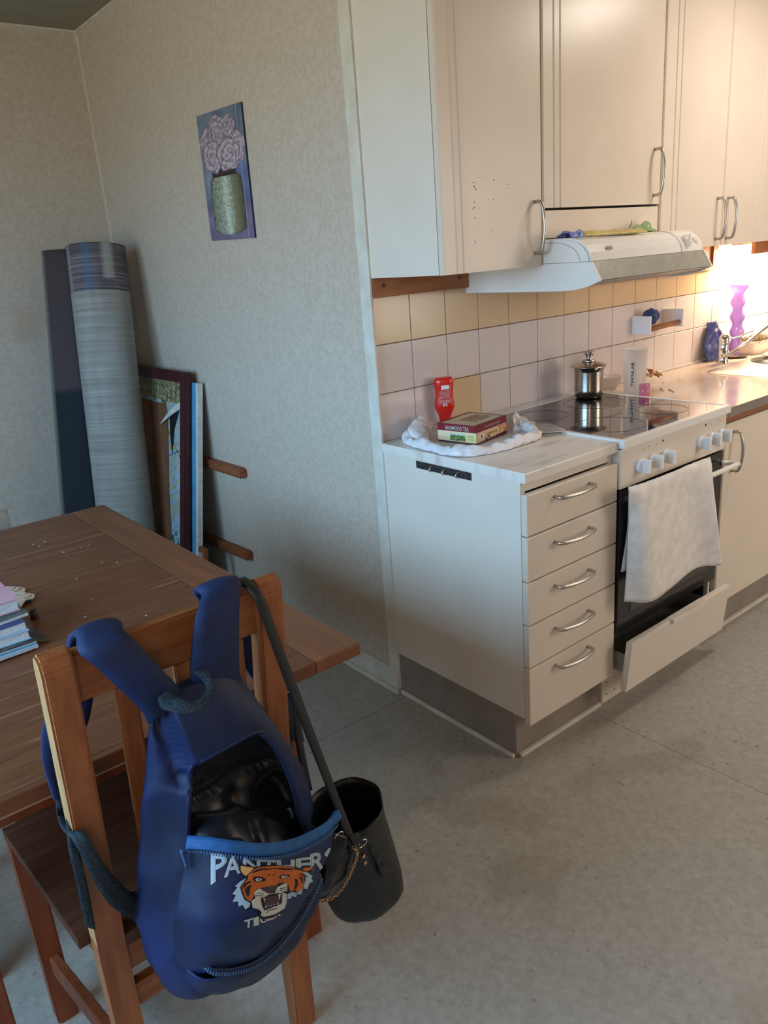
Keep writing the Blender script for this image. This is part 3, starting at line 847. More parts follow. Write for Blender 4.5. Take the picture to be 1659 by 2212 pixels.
bm_obj('carton', bm, 'cardboard', tb)
RED, CRM = np.array([128., 26, 38]), np.array([232., 216, 176])
def mixc(a, b, t): return a * (1 - t[:, None]) + b * t[:, None]
def front_fn(U, V):       # V 0 bottom .. 1 top
    c = np.tile(CRM, (len(U), 1))
    c[V > .60] = RED
    c[V < .07] = RED * .8
    m_ = (U > .33) & (U < .72) & (V > .12) & (V < .52)
    n_ = nz2(U * 3, V * 1.4, 9)
    c[m_] = np.array([96., 120, 62]) + n_[m_][:, None] * np.array([120., 90, 90])
    c[m_ & (V > .42)] = np.array([190, 206, 190])
    m2 = (U > .72) & (U < .98) & (V > .12) & (V < .52); c[m2] = np.array([226, 222, 150])
    for k in range(5):
        c[(U > .78) & (U < .94) & (abs(V - (.22 + k * .06)) < .012)] = np.array([150, 140, 110])
    return c
def side_fn(U, V):
    c = np.tile(np.array([226., 196, 150]), (len(U), 1))
    c[V > .60] = RED
    c[(V < .16) & (V < .05 + .12 * U)] = RED * .8
    n_ = nz2(U * 6, V, 6, 3)
    m_ = (U > .72) & (V > .18) & (V < .58) & (n_ > -.05); c[m_] = np.array([186, 110, 60])
    c[(U > .88) & (V > .22) & (V < .5) & (n_ > .05)] = np.array([200, 60, 40])
    a = (U - .17) / .095; b = (V - .34) / .20
    e = a * a + b * b
    c[(e < 1)] = np.array([236, 226, 204]); c[(e < 1) & (e > .86)] = np.array([150, 120, 100])
    c[(abs(a) + abs(b - .15) < .45)] = np.array([140, 30, 44])
    c[(abs(a) < .6) & (abs(b + .45) < .12)] = np.array([130, 30, 44])
    m_ = (U > .27) & (U < .46) & (V < .30) & (V > .08) & (n_ > -.1); c[m_] = np.array([110, 84, 60])
    return c
def top_fn(U, V):
    c = np.tile(np.array([206., 190, 160]), (len(U), 1))
    c[(V > .93)] = RED * .9; c[(U > .90)] = RED * .85
    n_ = nz2(U, V, 8, 5)
    m_ = (U > .22) & (U < .72) & (V > .28) & (V < .85); c[m_] = np.array([150., 118, 96]) + n_[m_][:, None] * 50
    c[(U < .06)] = RED * .8
    return c
paint_sheet('printed_front', bp(lx, -.0006, 0), bp(0, -.0006, 0), bp(lx, -.0006, hgt), 60, 40, 'paint_gloss', front_fn, tb)
paint_sheet('printed_side', bp(-.0006, 0, 0), bp(-.0006, ly, 0), bp(-.0006, 0, hgt), 80, 40, 'paint_gloss', side_fn, tb)
paint_sheet('printed_top', bp(0, 0, hgt + .0006), bp(lx, 0, hgt + .0006), bp(0, ly, hgt + .0006), 50, 50, 'paint_gloss', top_fn, tb)
up3 = Vector((0, 0, 1))
text_obj('lettering', 'MAHMOOD TEA', bp(lx * .48, -.0014, hgt * .79), -ux, up3, .0125, 'print_pale', tb, .008, width=lx * .60)
text_obj('lettering', 'Taste the tradition  Imported', bp(-.0014, ly * .52, hgt * .80), uy, up3, .008, 'print_pale', tb, .0, width=ly * .5)
text_obj('lettering', 'Cardamom tea', bp(-.0014, ly * .49, hgt * .40), uy, up3, .010, 'cardboard', tb, 0, width=ly * .36)
# ketchup bottle standing on its cap
kc = Vector(at(962, 905, -.045))
kb = thing('ketchup_bottle', (kc.x, kc.y, Z + .003), 'red squeeze ketchup bottle standing upside down behind the tea box', 'bottle')
prof = [(0, 0), (.017, 0), (.0175, .018), (.0165, .022), (.018, .030), (.021, .045), (.027, .058), (.0315, .070), (.0315, .084), (.029, .100), (.028, .112), (.0285, .128), (.031, .145), (.032, .156), (.029, .166), (.024, .170), (0, .168)]
bm = bmesh.new(); add_lathe(bm, prof, (0, 0, 0), 40)
rz = math.radians(35)
for v in bm.verts:
    x, y = v.co.x * 1.02, v.co.y * .62
    v.co = Vector((kc.x + x * math.cos(rz) + y * math.sin(rz), kc.y - x * math.sin(rz) + y * math.cos(rz), Z + .003 + v.co.z * .985))
bm_obj('bottle_body', bm, 'red_plastic', kb, smooth=True)
kx = Vector((math.cos(rz), -math.sin(rz), 0)); kn_ = Vector((-math.sin(rz), -math.cos(rz), 0))
def klab(a, z, w_, h_, m_, nm='label_print'):
    dd = .62 * .0285 + .0012
    cc = Vector((kc.x, kc.y, Z)) + kx * a + kn_ * dd + Vector((0, 0, z))
    bm = bmesh.new(); plate(bm, cc, kx, up3, w_, h_, .0006); bm_obj(nm, bm, m_, kb)
klab(.002, .140, .026, .013, 'white_plastic')
for k in range(7): klab(-.008 + k * .0033, .1405, .0012, .011, 'print_black', 'barcode_bar')
for k in range(7): klab(0, .129 - k * .004, .032, .0013, 'print_pale', 'label_print')
for k in range(4): klab(0, .099 - k * .003, .034, .0012, 'print_pale', 'label_print')
klab(-.001, .083, .014, .009, 'print_pale')
# clear plastic lid/tray
ct = thing('clear_tray', (.42, -.38, Z), 'clear plastic lid lying across worktop and hob edge', 'lid')
a0, a1, a2, a3 = onz(1108, 948, Z), onz(1228, 940, Z), onz(1190, 916, Z + .012), onz(1110, 916, Z + .012)
bm = bmesh.new()
vsq = [a0, a1, a2, a3]
cc = sum(vsq, Vector()) / 4
for z_, s_ in ((0, 1), (.008, 1.0)):
    pass
lo_ = [bm.verts.new(Vector((p.x, p.y, ZT + .001))) for p in vsq]
hi_ = [bm.verts.new(Vector((p.x, p.y, ZT + .005))) for p in vsq]
bm.faces.new(lo_[::-1]); bm.faces.new(hi_)
for k in range(4): bm.faces.new((lo_[k], lo_[(k + 1) % 4], hi_[(k + 1) % 4], hi_[k]))
bmesh.ops.bevel(bm, geom=[e for e in bm.edges if abs(e.verts[0].co.z - e.verts[1].co.z) > .003], offset=.02, segments=5, affect='EDGES')
bm_obj('lid', bm, 'clear', ct)
rim = [Vector((p.x, p.y, ZT + .006)).lerp(Vector((cc.x, cc.y, ZT + .006)), .04) for p in vsq]
RP = []
for k in range(4):
    p0, p1, p2 = rim[k - 1], rim[k], rim[(k + 1) % 4]
    RP += [p1.lerp(p0, .12), p1.lerp((p0 + p2) / 2, .05), p1.lerp(p2, .12)]
tube('rim', RP, .0016, 'clear_frost', ct, 8, closed=True)

# ------------------------------------------------------------------ things on the stove and the right worktop
po = thing('cooking_pot', (.892, -.135, ZT), 'small stainless steel pot with a knobbed lid on the hob', 'pot')
pcn = (.892, -.135, ZT)
lathe('pot_body', [(0, .003), (.044, 0), (.050, .006), (.052, .03), (.052, .095), (.054, .105), (.060, .112), (.061, .114), (.052, .113), (.050, .095), (.050, .02), (0, .01)], pcn, 'steel', po, 40)
lathe('lid', [(0, .128), (.020, .1275), (.045, .122), (.062, .115), (.067, .1135), (.067, .1155), (.060, .118), (.044, .125), (.02, .1305), (0, .131)], pcn, 'steel', po, 40)
lathe('lid_knob', [(0, .130), (.025, .130), (.025, .136), (.012, .138), (.010, .146), (.018, .160), (.022, .163), (.016, .166), (0, .164)], pcn, 'steel', po, 32)
bw = thing('glass_bowl', (1.045, -.115, HR + .01), 'small white glass bowl on feet between pot and shaker', 'bowl')
lathe('bowl', [(0, .012), (.022, .012), (.036, .03), (.046, .062), (.048, .066), (.044, .064), (.034, .034), (.02, .018), (0, .017)], (1.045, -.115, HR), 'clear_frost', bw, 32)
for a in (0, 2.1, 4.2):
    lathe('foot', [(0, 0), (.004, .001), (.006, .012), (.004, .020), (0, .02)], (1.045 + .02 * math.cos(a), -.115 + .02 * math.sin(a), HR), 'clear_frost', bw, 10)
sc_ = Vector((1.075, -.205, HR))
sh = thing('shaker_cup', tuple(sc_), 'tall frosted shaker cup with black vertical lettering beside the hob', 'cup')
lathe('cup', [(0, .001), (.036, 0), (.038, .004), (.0425, .09), (.046, .165), (.0485, .168), (.0485, .172), (.0455, .172), (.041, .09), (.0365, .008), (0, .006)], sc_, 'clear_frost', sh, 48)
def cyl_text(body, ang0, rad, z0, z1, hgt_, m, parent, bold=0.0):
    """vertical lettering (reads upwards) wrapped on a cylinder around sc_"""
    me = textmesh(body, bold)
    xs = [v.co.x for v in me.vertices]; ys = [v.co.y for v in me.vertices]
    x0, x1, y0, y1 = min(xs), max(xs), min(ys), max(ys)
    for v in me.vertices:
        zz = z0 + (v.co.x - x0) / (x1 - x0) * (z1 - z0)
        s = (v.co.y - y0) / (y1 - y0) * hgt_
        R_ = rad(zz) + .0008
        a = ang0 - s / R_
        v.co = sc_ + Vector((R_ * math.cos(a), R_ * math.sin(a), zz))
    return link('lettering', me, m, parent)
rad = lambda z: .0375 + (.0465 - .0375) * z / .17
vdir = math.atan2(CAM.y - sc_.y, CAM.x - sc_.x)
cyl_text('TWINLAB', vdir - .05, rad, .035, .125, .011, 'print_black', sh, .02)
cyl_text('The Leader in Sports Nutrition', vdir + .12 - .02, rad, .030, .128, .0035, 'print_black', sh, 0)
pc_ = Vector((1.035, -.275, HR))
pk = thing('pink_cup', tuple(pc_), 'tiny translucent pink cup in front of the frosted shaker', 'cup')
lathe('cup', [(0, .001), (.017, 0), (.019, .002), (.020, .05), (.018, .05), (.017, .006), (0, .004)], pc_, 'pink_clear', pk, 28)
# peelings and sticks behind the shaker
on = thing('onion_skins', (1.26, -.14, HR), 'brown dry peelings lying against the tiles behind the shaker', 'peelings')
for k in range(9):
    a = random.random() * 6.28; cx_, cy_ = 1.22 + .13 * random.random(), -.17 + .12 * random.random(); zc = HR + .004 + .042 * random.random()
    R = [[Vector((cx_ + .028 * (u - .5) * math.cos(a) - .024 * (v - .5) * math.sin(a), cy_ + .028 * (u - .5) * math.sin(a) + .024 * (v - .5) * math.cos(a), zc + .013 * (1 - 4 * (u - .5) ** 2) + .01 * v)) for u in (0, .5, 1)] for v in (0, .5, 1)]
    patch('skin', R, 'onion', on, 3, 3, .0008, ripple=.006, rscale=70)
for k, (x, y, a, L_) in enumerate(((1.20, -.245, .7, .07), (1.19, -.29, .9, .06), (1.36, -.155, .45, .10), (1.42, -.19, .2, .05))):
    s = thing('wooden_stick', (x, y, HR), ['thin pale stick lying nearest the shaker foot', 'thin pale stick lying nearest the hob corner', 'long pale stick on the worktop under the roll holder', 'short pale stick lying across the long stick'][k], 'stick', 'pale sticks on the worktop')
    zc = HR + .0028 + (.003 if k == 3 else 0)
    dx, dy = math.cos(a) * L_ / 2, math.sin(a) * L_ / 2
    tube('stick', [(x - dx, y - dy, zc), (x, y, zc + .0004), (x + dx, y + dy, zc)], .0026, 'stick_pale', s, 6)
# roll holder on the tiles
rh = thing('roll_holder', (1.46, -.05, 1.07), 'white two-plate paper roll holder with a wooden rod on the tiles', 'roll holder')
bm = bmesh.new(); add_box(bm, (1.343, -.094, 1.070), (1.350, -.0085, 1.142), .002, 2); bm_obj('end_plate', bm, 'white_plastic', rh)
bm = bmesh.new(); add_box(bm, (1.568, -.100, 1.078), (1.575, -.0085, 1.150), .002, 2); bm_obj('end_plate', bm, 'white_plastic', rh)
tube('rod', [(1.35, -.078, 1.090), (1.568, -.082, 1.096)], .011, 'oak_x', rh, 16)
sp = thing('blue_sponge_cloth', (1.40, -.06, 1.10), 'blue scouring cloth bundled on the wooden rod of the roll holder', 'cloth')
bm = bmesh.new(); bmesh.ops.create_icosphere(bm, subdivisions=4, radius=1)
for v in bm.verts:
    c = v.co.copy(); q = 1 + .22 * noise.noise(c * 2.2)
    v.co = Vector((1.405 + .045 * c.x * q, -.055 + .026 * c.y * q, 1.134 + max(-.85, c.z) * .032 * q))
bm_obj('cloth', bm, 'blue_sponge', sp, smooth=True)
# blue hanging pouch
bl = thing('blue_pouch', (1.965, -.05, HR), 'dark blue plastic pouch with a narrow neck leaning on the tiles behind the tap', 'pouch')
out = [(-.075, 0), (-.085, .05), (-.078, .095), (-.045, .125), (-.036, .165), (.030, .167), (.042, .130), (.082, .105), (.095, .06), (.085, 0)]
rows = []
ctrl = [(0, -.078, .085), (.03, -.083, .092), (.06, -.084, .094), (.09, -.080, .088), (.112, -.060, .070), (.13, -.044, .048), (.15, -.038, .036), (.170, -.036, .032)]
for sgn in (1,):
    for (zz, xa, xb) in ctrl:
        rows.append([Vector((1.945 + xa + (xb - xa) * u, -.050 + .034 * zz / .17 - sgn * .014 * math.sin(math.pi * u) * (1 - zz / .2), HR + .001 + zz)) for u in (0, .25, .5, .75, 1)])
patch('pouch_film', rows, 'blue_plastic', bl, 8, 5, .010, ripple=.004, rscale=45, offset=1)
patch('window_patch', [[Vector((1.94 + .022 * u, -.030 - .012, HR + .128 + .012 * v)) for u in (0, .5, 1)] for v in (0, .5, 1)], 'print_pale', bl, 3, 3, .002)
# purple vase
vc = Vector((2.050, -.085, HR))
va = thing('purple_vase', tuple(vc), 'tall wavy purple glass vase on a dish behind the tap', 'vase')
prof = []
for k in range(61):
    h_ = k / 60 * .315
    r_ = .027 + .0058 * math.cos(2 * math.pi * h_ / .066 + 2.6)
    if h_ > .27: r_ += (h_ - .27) * .22
    prof.append((r_, h_ + .012))
prof = [(0, .014)] + prof + [(r - .0022, h_) for r, h_ in prof[::-1]] + [(0, .020)]
lathe('vase_body', prof, vc, 'purple_glass', va, 40, wob=lambda a, h_: 1 + .07 * math.cos(3 * a + h_ * 26))
ds = thing('vase_dish', tuple(vc), 'flat patterned dish under the purple vase', 'dish')
lathe('dish', [(0, .001), (.035, .0), (.055, .008), (.057, .0105), (.05, .008), (.03, .004), (0, .004)], vc, 'magazine', ds, 32)
# planter with dried moss
pl = thing('planter', (2.19, -.10, HR), 'white oblong planter with dried brown moss at the right edge', 'planter')
bm = bmesh.new()
def ring(x0, x1, y0, y1, z, n=32, e=.4):
    r = []
    for k in range(n):
        a = 2 * math.pi * k / n; ca, sa = math.cos(a), math.sin(a)
        r.append(bm.verts.new(((x0 + x1) / 2 + (x1 - x0) / 2 * math.copysign(abs(ca) ** e, ca), (y0 + y1) / 2 + (y1 - y0) / 2 * math.copysign(abs(sa) ** e, sa), z)))
    return r
rg = [ring(2.11, 2.30, -.135, -.05, HR), ring(2.085, 2.325, -.155, -.03, HR + .055), ring(2.085, 2.325, -.155, -.03, HR + .062), ring(2.095, 2.315, -.147, -.038, HR + .062), ring(2.10, 2.31, -.143, -.042, HR + .045)]
for A, B in zip(rg[:-1], rg[1:]):
    for k in range(32): bm.faces.new((A[k], A[(k + 1) % 32], B[(k + 1) % 32], B[k]))
bm.faces.new(rg[0][::-1]); bm.faces.new(rg[-1])
bm_obj('pot', bm, 'ceramic', pl, smooth=False)
bm = bmesh.new()
for k in range(420):
    x, y = 2.105 + .2 * random.random(), -.140 + .095 * random.random(); z = HR + .045
    p0 = Vector((x, y, z)); p1 = p0 + Vector((random.gauss(0, .012), random.gauss(0, .012), .012 + .016 * random.random())); p2 = p1 + Vector((random.gauss(0, .008), random.gauss(0, .008), random.gauss(.002, .005)))
    add_tube(bm, [p0, p1, p2], .0011, 3, caps=False)
o = bm_obj('moss', bm, 'moss', pl); o['kind'] = 'stuff'
pl.location.x += .035
dsh = thing('white_dish', (2.13, -.245, HR), 'white upturned dish beside the sink at the picture edge', 'dish')
lathe('dish', [(0, .022), (.03, .021), (.055, .008), (.06, .001), (.057, .0), (.03, .017), (0, .018)], (2.14, -.235, HR + .006), 'ceramic', dsh, 32)

# ------------------------------------------------------------------ table
TX0, TX1, TY0, TY1, TZ = -1.56, -.700, -.795, .580, .750
tt = thing('dining_table', (-1.13, -.1, 0), 'worn brown wooden dining table with a paler end leaf', 'table')
box('table_top', (TX0, TY0 + .30, TZ - .026), (TX1 - .105, TY1, TZ), 'table_wood', tt, bev=.003)
box('end_board', (TX1 - .104, TY0 + .30, TZ - .026), (TX1, TY1, TZ), 'table_wood', tt, bev=.003)
bpy.data.objects.remove(bpy.data.objects['end_board'])
box('edge_board', (TX1 - .104, TY0, TZ - .026), (TX1, TY1, TZ), 'table_leaf', tt, bev=.003)
box('table_top', (TX0, TY0, TZ - .026), (TX1 - .105, TY0 + .299, TZ), 'table_wood', tt, bev=.003)
box('extension_slide', (TX0 + .03, TY0 + .035, TZ - .052), (TX1 - .15, TY0 + .055, TZ - .036), 'pale_rail', tt, bev=.001)
box('under_leaf', (TX0 + .03, TY0 + .03, TZ - .036), (TX1 - .15, TY1 - .1, TZ - .027), 'red_wood', tt, bev=.001)
for lo, hi in (((TX0 + .09, TY0 + .13, .62), (TX1 - .10, TY0 + .155, TZ - .053)), ((TX0 + .09, TY1 - .155, .62), (TX1 - .10, TY1 - .13, TZ - .037)), ((TX1 - .125, TY0 + .16, .62), (TX1 - .10, TY1 - .16, TZ - .053)), ((TX0 + .09, TY0 + .16, .62), (TX0 + .115, TY1 - .16, TZ - .053))):
    box('apron', lo, hi, 'red_wood', tt, bev=.002)
for x in (TX0 + .08, TX1 - .165):
    for y in (TY0 + .13, TY1 - .205):
        box('leg', (x, y, 0), (x + .078, y + .078, TZ - .054), 'red_wood', tt, bev=.003)

# ------------------------------------------------------------------ chairs
def slanted(name, p0, p1, sx, sy, m, parent, bev=.004, round_top=False):
    """square bar from p0 (bottom centre) to p1 (top centre)"""
    p0, p1 = Vector(p0), Vector(p1)
    bm = bmesh.new()
    n = 8 if round_top else 1
    rings = []
    st = [(0, 1)] + [(1 - .03 * (1 - k / 5), math.cos(math.asin(min(1, k / 5 * .93)))) for k in range(6)] if round_top else [(0, 1), (1, 1)]
    for t, s in st:
        c = p0.lerp(p1, t)
        rings.append([bm.verts.new(c + Vector((dx * sx / 2, dy * sy / 2 * s, 0))) for dx, dy in ((-1, -1), (1, -1), (1, 1), (-1, 1))])
    for A, B in zip(rings[:-1], rings[1:]):
        for k in range(4): bm.faces.new((A[k], A[(k + 1) % 4], B[(k + 1) % 4], B[k]))
    bm.faces.new(rings[0][::-1]); bm.faces.new(rings[-1])
    es = [e for e in bm.edges if abs(e.verts[0].co.z - e.verts[1].co.z) > .05]
    bmesh.ops.bevel(bm, geom=es, offset=bev, segments=2, affect='EDGES')
    return bm_obj(name, bm, m, parent)
def post(name, x, parent, m='oak'):
    """rear leg running up into the back post, kinked at the seat"""
    side_ = [(-.800, 0), (-.838, 0), (-.846, .20), (-.850, .44), (-.872, .62), (-.922, .975), (-.918, .992), (-.906, 1.000), (-.893, .996), (-.886, .982), (-.834, .62), (-.812, .44), (-.806, .20)]
    bm = bmesh.new(); extr_x(bm, side_, x - .021, x + .021)
    bmesh.ops.bevel(bm, geom=[e for e in bm.edges if abs(e.verts[0].co.x - e.verts[1].co.x) < 1e-5 or e.calc_length() > .038], offset=.0035, segments=2, affect='EDGES')
    bmesh.ops.bisect_plane(bm, geom=bm.verts[:] + bm.edges[:] + bm.faces[:], plane_co=(0, 0, .475), plane_no=(0, 0, 1))
    bm.normal_update()
    for f in bm.faces:     # outer edge paler: wear, plus window light painted into the wood tone
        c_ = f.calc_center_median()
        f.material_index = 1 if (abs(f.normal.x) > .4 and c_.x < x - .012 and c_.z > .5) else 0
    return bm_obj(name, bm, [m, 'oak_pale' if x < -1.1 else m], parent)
def make_chair(lab):
    t = thing('dining_chair', (-1.10, -.64, 0), lab, 'chair', 'wooden chairs at the table')
    xl, xr = -1.262, -.944
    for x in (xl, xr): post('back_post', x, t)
    # top rail leaning with the posts
    bm = bmesh.new()
    extr_x(bm, [(-.905, .984), (-.897, .906), (-.876, .908), (-.884, .986)], xl + .0215, xr - .0215)
    bmesh.ops.bevel(bm, geom=[e for e in bm.edges if abs(e.verts[0].co.x - e.verts[1].co.x) > .1], offset=.004, segments=2, affect='EDGES')
    bm_obj('top_rail', bm, 'oak_x', t)
    for x in (-1.175, -1.087, -1.002):
        slanted('back_slat', (x, -.836, .47), (x, -.888, .905), .030, .012, 'oak', t, .002)
    # seat
    bm = bmesh.new()
    vs = [(-1.325, -.415), (-.885, -.415), (-.90, -.805), (xr - .022, -.805), (xr - .022, -.852), (xl + .022, -.852), (xl + .022, -.805), (-1.300, -.805)]
    a = [bm.verts.new((x, y, .446)) for x, y in vs]; b = [bm.verts.new((x, y, .470)) for x, y in vs]
    n = len(vs)
    for k in range(n): bm.faces.new((a[k], a[(k + 1) % n], b[(k + 1) % n], b[k]))
    bm.faces.new(a[::-1]); bm.faces.new(b)
    bmesh.ops.bevel(bm, geom=[e for e in bm.edges if abs(e.verts[0].co.z - e.verts[1].co.z) > .01 and e.verts[0].co.y > -.5], offset=.03, segments=4, affect='EDGES')
    bm_obj('seat', bm, 'chair_brown', t)
    box('apron', (xl + .022, -.838, .385), (xr - .022, -.818, .445), 'oak_x', t, bev=.002)
    box('apron', (-1.285, -.470, .385), (-.925, -.450, .445), 'red_wood', t, bev=.002)
    for x0, x1, xx in ((-1.270, -1.268, xl), (-.94, -.935, xr)):
        slanted_side(t, (xx, -.805, .415), (x0 - .015 if xx < -1.1 else xx + .02, -.492, .415), .06, .018)
    for x in (-1.302, -.905):
        slanted('leg', (x, -.462, 0), (x, -.462, .445), .040, .046, 'red_wood', t)
    slanted_side(t, (xl, -.81, .165), (-1.30, -.485, .150), .045, .018, 'stretcher')
    slanted_side(t, (xr, -.81, .165), (-.907, -.485, .150), .045, .018, 'stretcher')
    box('stretcher', (xl + .02, -.832, .300), (xr - .02, -.812, .345), 'oak_x', t, bev=.002)
    return t
def slanted_side(parent, p0, p1, hgt_, th, name='apron'):
    p0, p1 = Vector(p0), Vector(p1)
    d = (p1 - p0); nrm_ = Vector((d.y, -d.x, 0)).normalized() * th / 2
    bm = bmesh.new()
    A = [bm.verts.new(p0 + nrm_ * s + Vector((0, 0, z * hgt_ / 2))) for s, z in ((-1, -1), (1, -1), (1, 1), (-1, 1))]
    B = [bm.verts.new(p1 + nrm_ * s + Vector((0, 0, z * hgt_ / 2))) for s, z in ((-1, -1), (1, -1), (1, 1), (-1, 1))]
    for k in range(4): bm.faces.new((A[k], A[(k + 1) % 4], B[(k + 1) % 4], B[k]))
    bm.faces.new(A[::-1]); bm.faces.new(B)
    bmesh.ops.bevel(bm, geom=list(bm.edges), offset=.002, segments=1, affect='EDGES')
    return bm_obj(name, bm, 'red_wood', parent)
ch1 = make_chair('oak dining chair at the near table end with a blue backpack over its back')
# second chair: only a leg shows, its seat is pushed under the table's left side
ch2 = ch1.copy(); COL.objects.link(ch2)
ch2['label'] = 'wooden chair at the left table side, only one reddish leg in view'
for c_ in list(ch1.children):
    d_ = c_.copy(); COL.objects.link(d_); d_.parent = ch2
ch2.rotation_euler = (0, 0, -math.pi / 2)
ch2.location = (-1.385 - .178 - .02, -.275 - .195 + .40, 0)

# ------------------------------------------------------------------ things on the table
TB = TZ + .0008
def onT(px, py, z=TB): return onz(px, py, z)
def book(name, corner_far, ang, L_, W_, z0, th, cover, lab, cat='book', pages='paper', label2=None, soft=False):
    """corner nearest the frame (right-front) at corner_far; long side runs away to the left"""
    t = thing(name, (corner_far[0], corner_far[1], z0), lab, cat, 'pile of books on the table')
    c, s = math.cos(ang), math.sin(ang)
    m4 = Matrix(((c, -s, 0, corner_far[0]), (s, c, 0, corner_far[1]), (0, 0, 1, z0), (0, 0, 0, 1)))
    if soft:
        box('cover', (-L_, 0, th - .0012), (0, W_, th), cover, t, bev=.0004, mat4=m4)
        box('pages', (-L_ + .001, .001, .0), (-.001, W_ - .001, th - .0013), pages, t, bev=0, mat4=m4)
    else:
        box('cover', (-L_, 0, th - .002), (0, W_, th), cover, t, bev=.0006, mat4=m4)
        box('cover', (-L_, 0, 0), (0, W_, .002), cover, t, bev=.0006, mat4=m4)
        box('spine', (-L_ , W_ - .002, .0021), (0, W_, th - .0021), cover, t, bev=.0, mat4=m4)
        box('pages', (-L_ + .003, .003, .0021), (-.003, W_ - .0025, th - .0021), pages, t, bev=0, mat4=m4)
    return t
mg = thing('magazine', (-1.2, -.25, TB), 'thin magazine with brown cover photo, its corner poking out under the book pile', 'magazine')
q = [onT(0, 1400), onT(109, 1385), onT(52, 1340), onT(-60, 1370)]
bm = bmesh.new()
a = [bm.verts.new(p) for p in q]; b = [bm.verts.new(p + Vector((0, 0, .003))) for p in q]
for k in range(4): bm.faces.new((a[k], a[(k + 1) % 4], b[(k + 1) % 4], b[k]))
bm.faces.new(a[::-1]); bm.faces.new(b); bm_obj('magazine_cover', bm, 'magazine', mg)
z = TB + .0035
def corner(px, py, zt): 
    p = onz(px, py, zt); return (p.x, p.y)
stack = [
    ('notebook', (84, 1396), .0045, 'book_sky', 'pale blue notebook lowest in the pile on the table', True),
    ('notebook', (82, 1391), .0045, 'book_teal', 'thin grey-teal notebook just above the lowest one in the pile', True),
    ('notebook', (80, 1385), .004, 'magazine_dark', 'dark covered magazine near the bottom of the pile', True),
    ('book', (66, 1370), .020, 'book_sky', 'thick light blue book in the middle of the pile', False),
    ('book', (56, 1350), .016, 'book_navy', 'blue paperback with a photo cover above the light blue book', True),
    ('notebook', (62, 1325), .008, 'book_slate', 'slate green notebook right under the pink book', True),
    ('book', (42, 1305), .026, 'book_pink', 'pink hardback on top of the pile', False)]
for i, (nm, pxy, th, mt, lab, soft) in enumerate(stack):
    c_ = corner(pxy[0], pxy[1], z + th / 2)
    book(nm, c_, [.05, .03, .0, -.02, .06, .12, .02][i], .21, .16, z, th, mt, lab, 'book', soft=soft)
    z += th + .0004
# patterned cloths behind the pile
def fan(px, py, r, base, lab, hue):
    c_ = onT(px, py, TB + .03)
    t = thing('patterned_cloth', tuple(c_), lab, 'cloth', 'patterned cloths behind the books')
    vs, fs, uv = [], [], []
    n, m_ = 40, 14
    for j in range(m_ + 1):
        for i in range(n):
            a = 2 * math.pi * i / n; rr = r * j / m_
            wav = 1 + .08 * math.cos(9 * a)
            vs.append(Vector((c_.x + rr * wav * math.cos(a), c_.y + rr * wav * .8 * math.sin(a), TB + .002 + .018 * (1 - (j / m_) ** 2) + .004 * math.sin(5 * a) * j / m_ + .004)))
            uv.append((rr * math.cos(a) / .012, rr * math.sin(a) / .012))
    for j in range(m_):
        for i in range(n):
            fs.append((j * n + i, j * n + (i + 1) % n, (j + 1) * n + (i + 1) % n, (j + 1) * n + i))
    o = py_obj('fabric', vs, fs, 'paint_cloth', t, None, True)
    def fn(U, V):
        c = np.tile(np.array([214., 216, 206]), (len(U), 1))
        a = (U % 1) - .5; b = (V % 1) - .5
        rr = np.sqrt(np.minimum(abs(a), abs(b)) ** 2 + (np.maximum(abs(a), abs(b)) - .5) ** 2)
        c[rr > .42] = hue * .9
        c[(abs(a) + abs(b)) < .22] = hue * .7
        return c
    painted(o, fn, uv)
    md = o.modifiers.new('thickness', 'SOLIDIFY'); md.thickness = .003; md.offset = 1
    return t
fan(-6, 1268, .055, None, 'pink star-patterned cloth behind the book pile', np.array([190., 90, 130]))
fan(18, 1280, .050, None, 'green and white patterned cloth next to the pink book', np.array([30., 130, 116]))
dc = onT(75, 1335)
bx = thing('brown_cap', (dc.x, dc.y, TB), 'small dark brown bottle cap on the table right of the books', 'cap')
lathe('cap', [(0, 0), (.008, 0), (.0085, .002), (.008, .018), (.006, .020), (0, .020)], (dc.x, dc.y, TB), 'dark_brown', bx, 20)
# bits of plaster on the table
bm = bmesh.new()
for (px, py) in ((72, 1176), (85, 1180), (135, 1192), (138, 1194), (142, 1190), (186, 1180), (193, 1178), (97, 1171), (220, 1214), (253, 1215), (166, 1251), (200, 1295), (184, 1333), (316, 1330), (152, 1186), (176, 1183)):
    p = onT(px, py); s = .0006 + .0009 * random.random()
    add_box(bm, p - Vector((s * 1.6, s, 0)), p + Vector((s * 1.6, s, s)))
o = bm_obj('crumbs', bm, 'print_pale', None, origin=(-1, 0, TB)); tag(o, 'tiny white crumbs scattered on the brown table top', 'crumbs', kind='stuff')
# white cloth hanging at the far left behind the table
wc = thing('white_cloth', (-1.05, .75, .55), 'white fabric hanging at the left picture edge beyond the table', 'cloth')
wc_rows = [[at(-60, 1050, .72), at(-20, 1050, .72), at(0, 1085, .72)], [at(-60, 1100, .70), at(-20, 1100, .70), at(10, 1110, .72)], [at(-60, 1160, .70), at(-20, 1160, .68), at(19, 1142, .72)], [at(-60, 1700, .70), at(-20, 1700, .68), at(90, 1560, .72)]]
patch('fabric', wc_rows, 'white_cloth', wc, 6, 6, .01, ripple=.008, rscale=12)

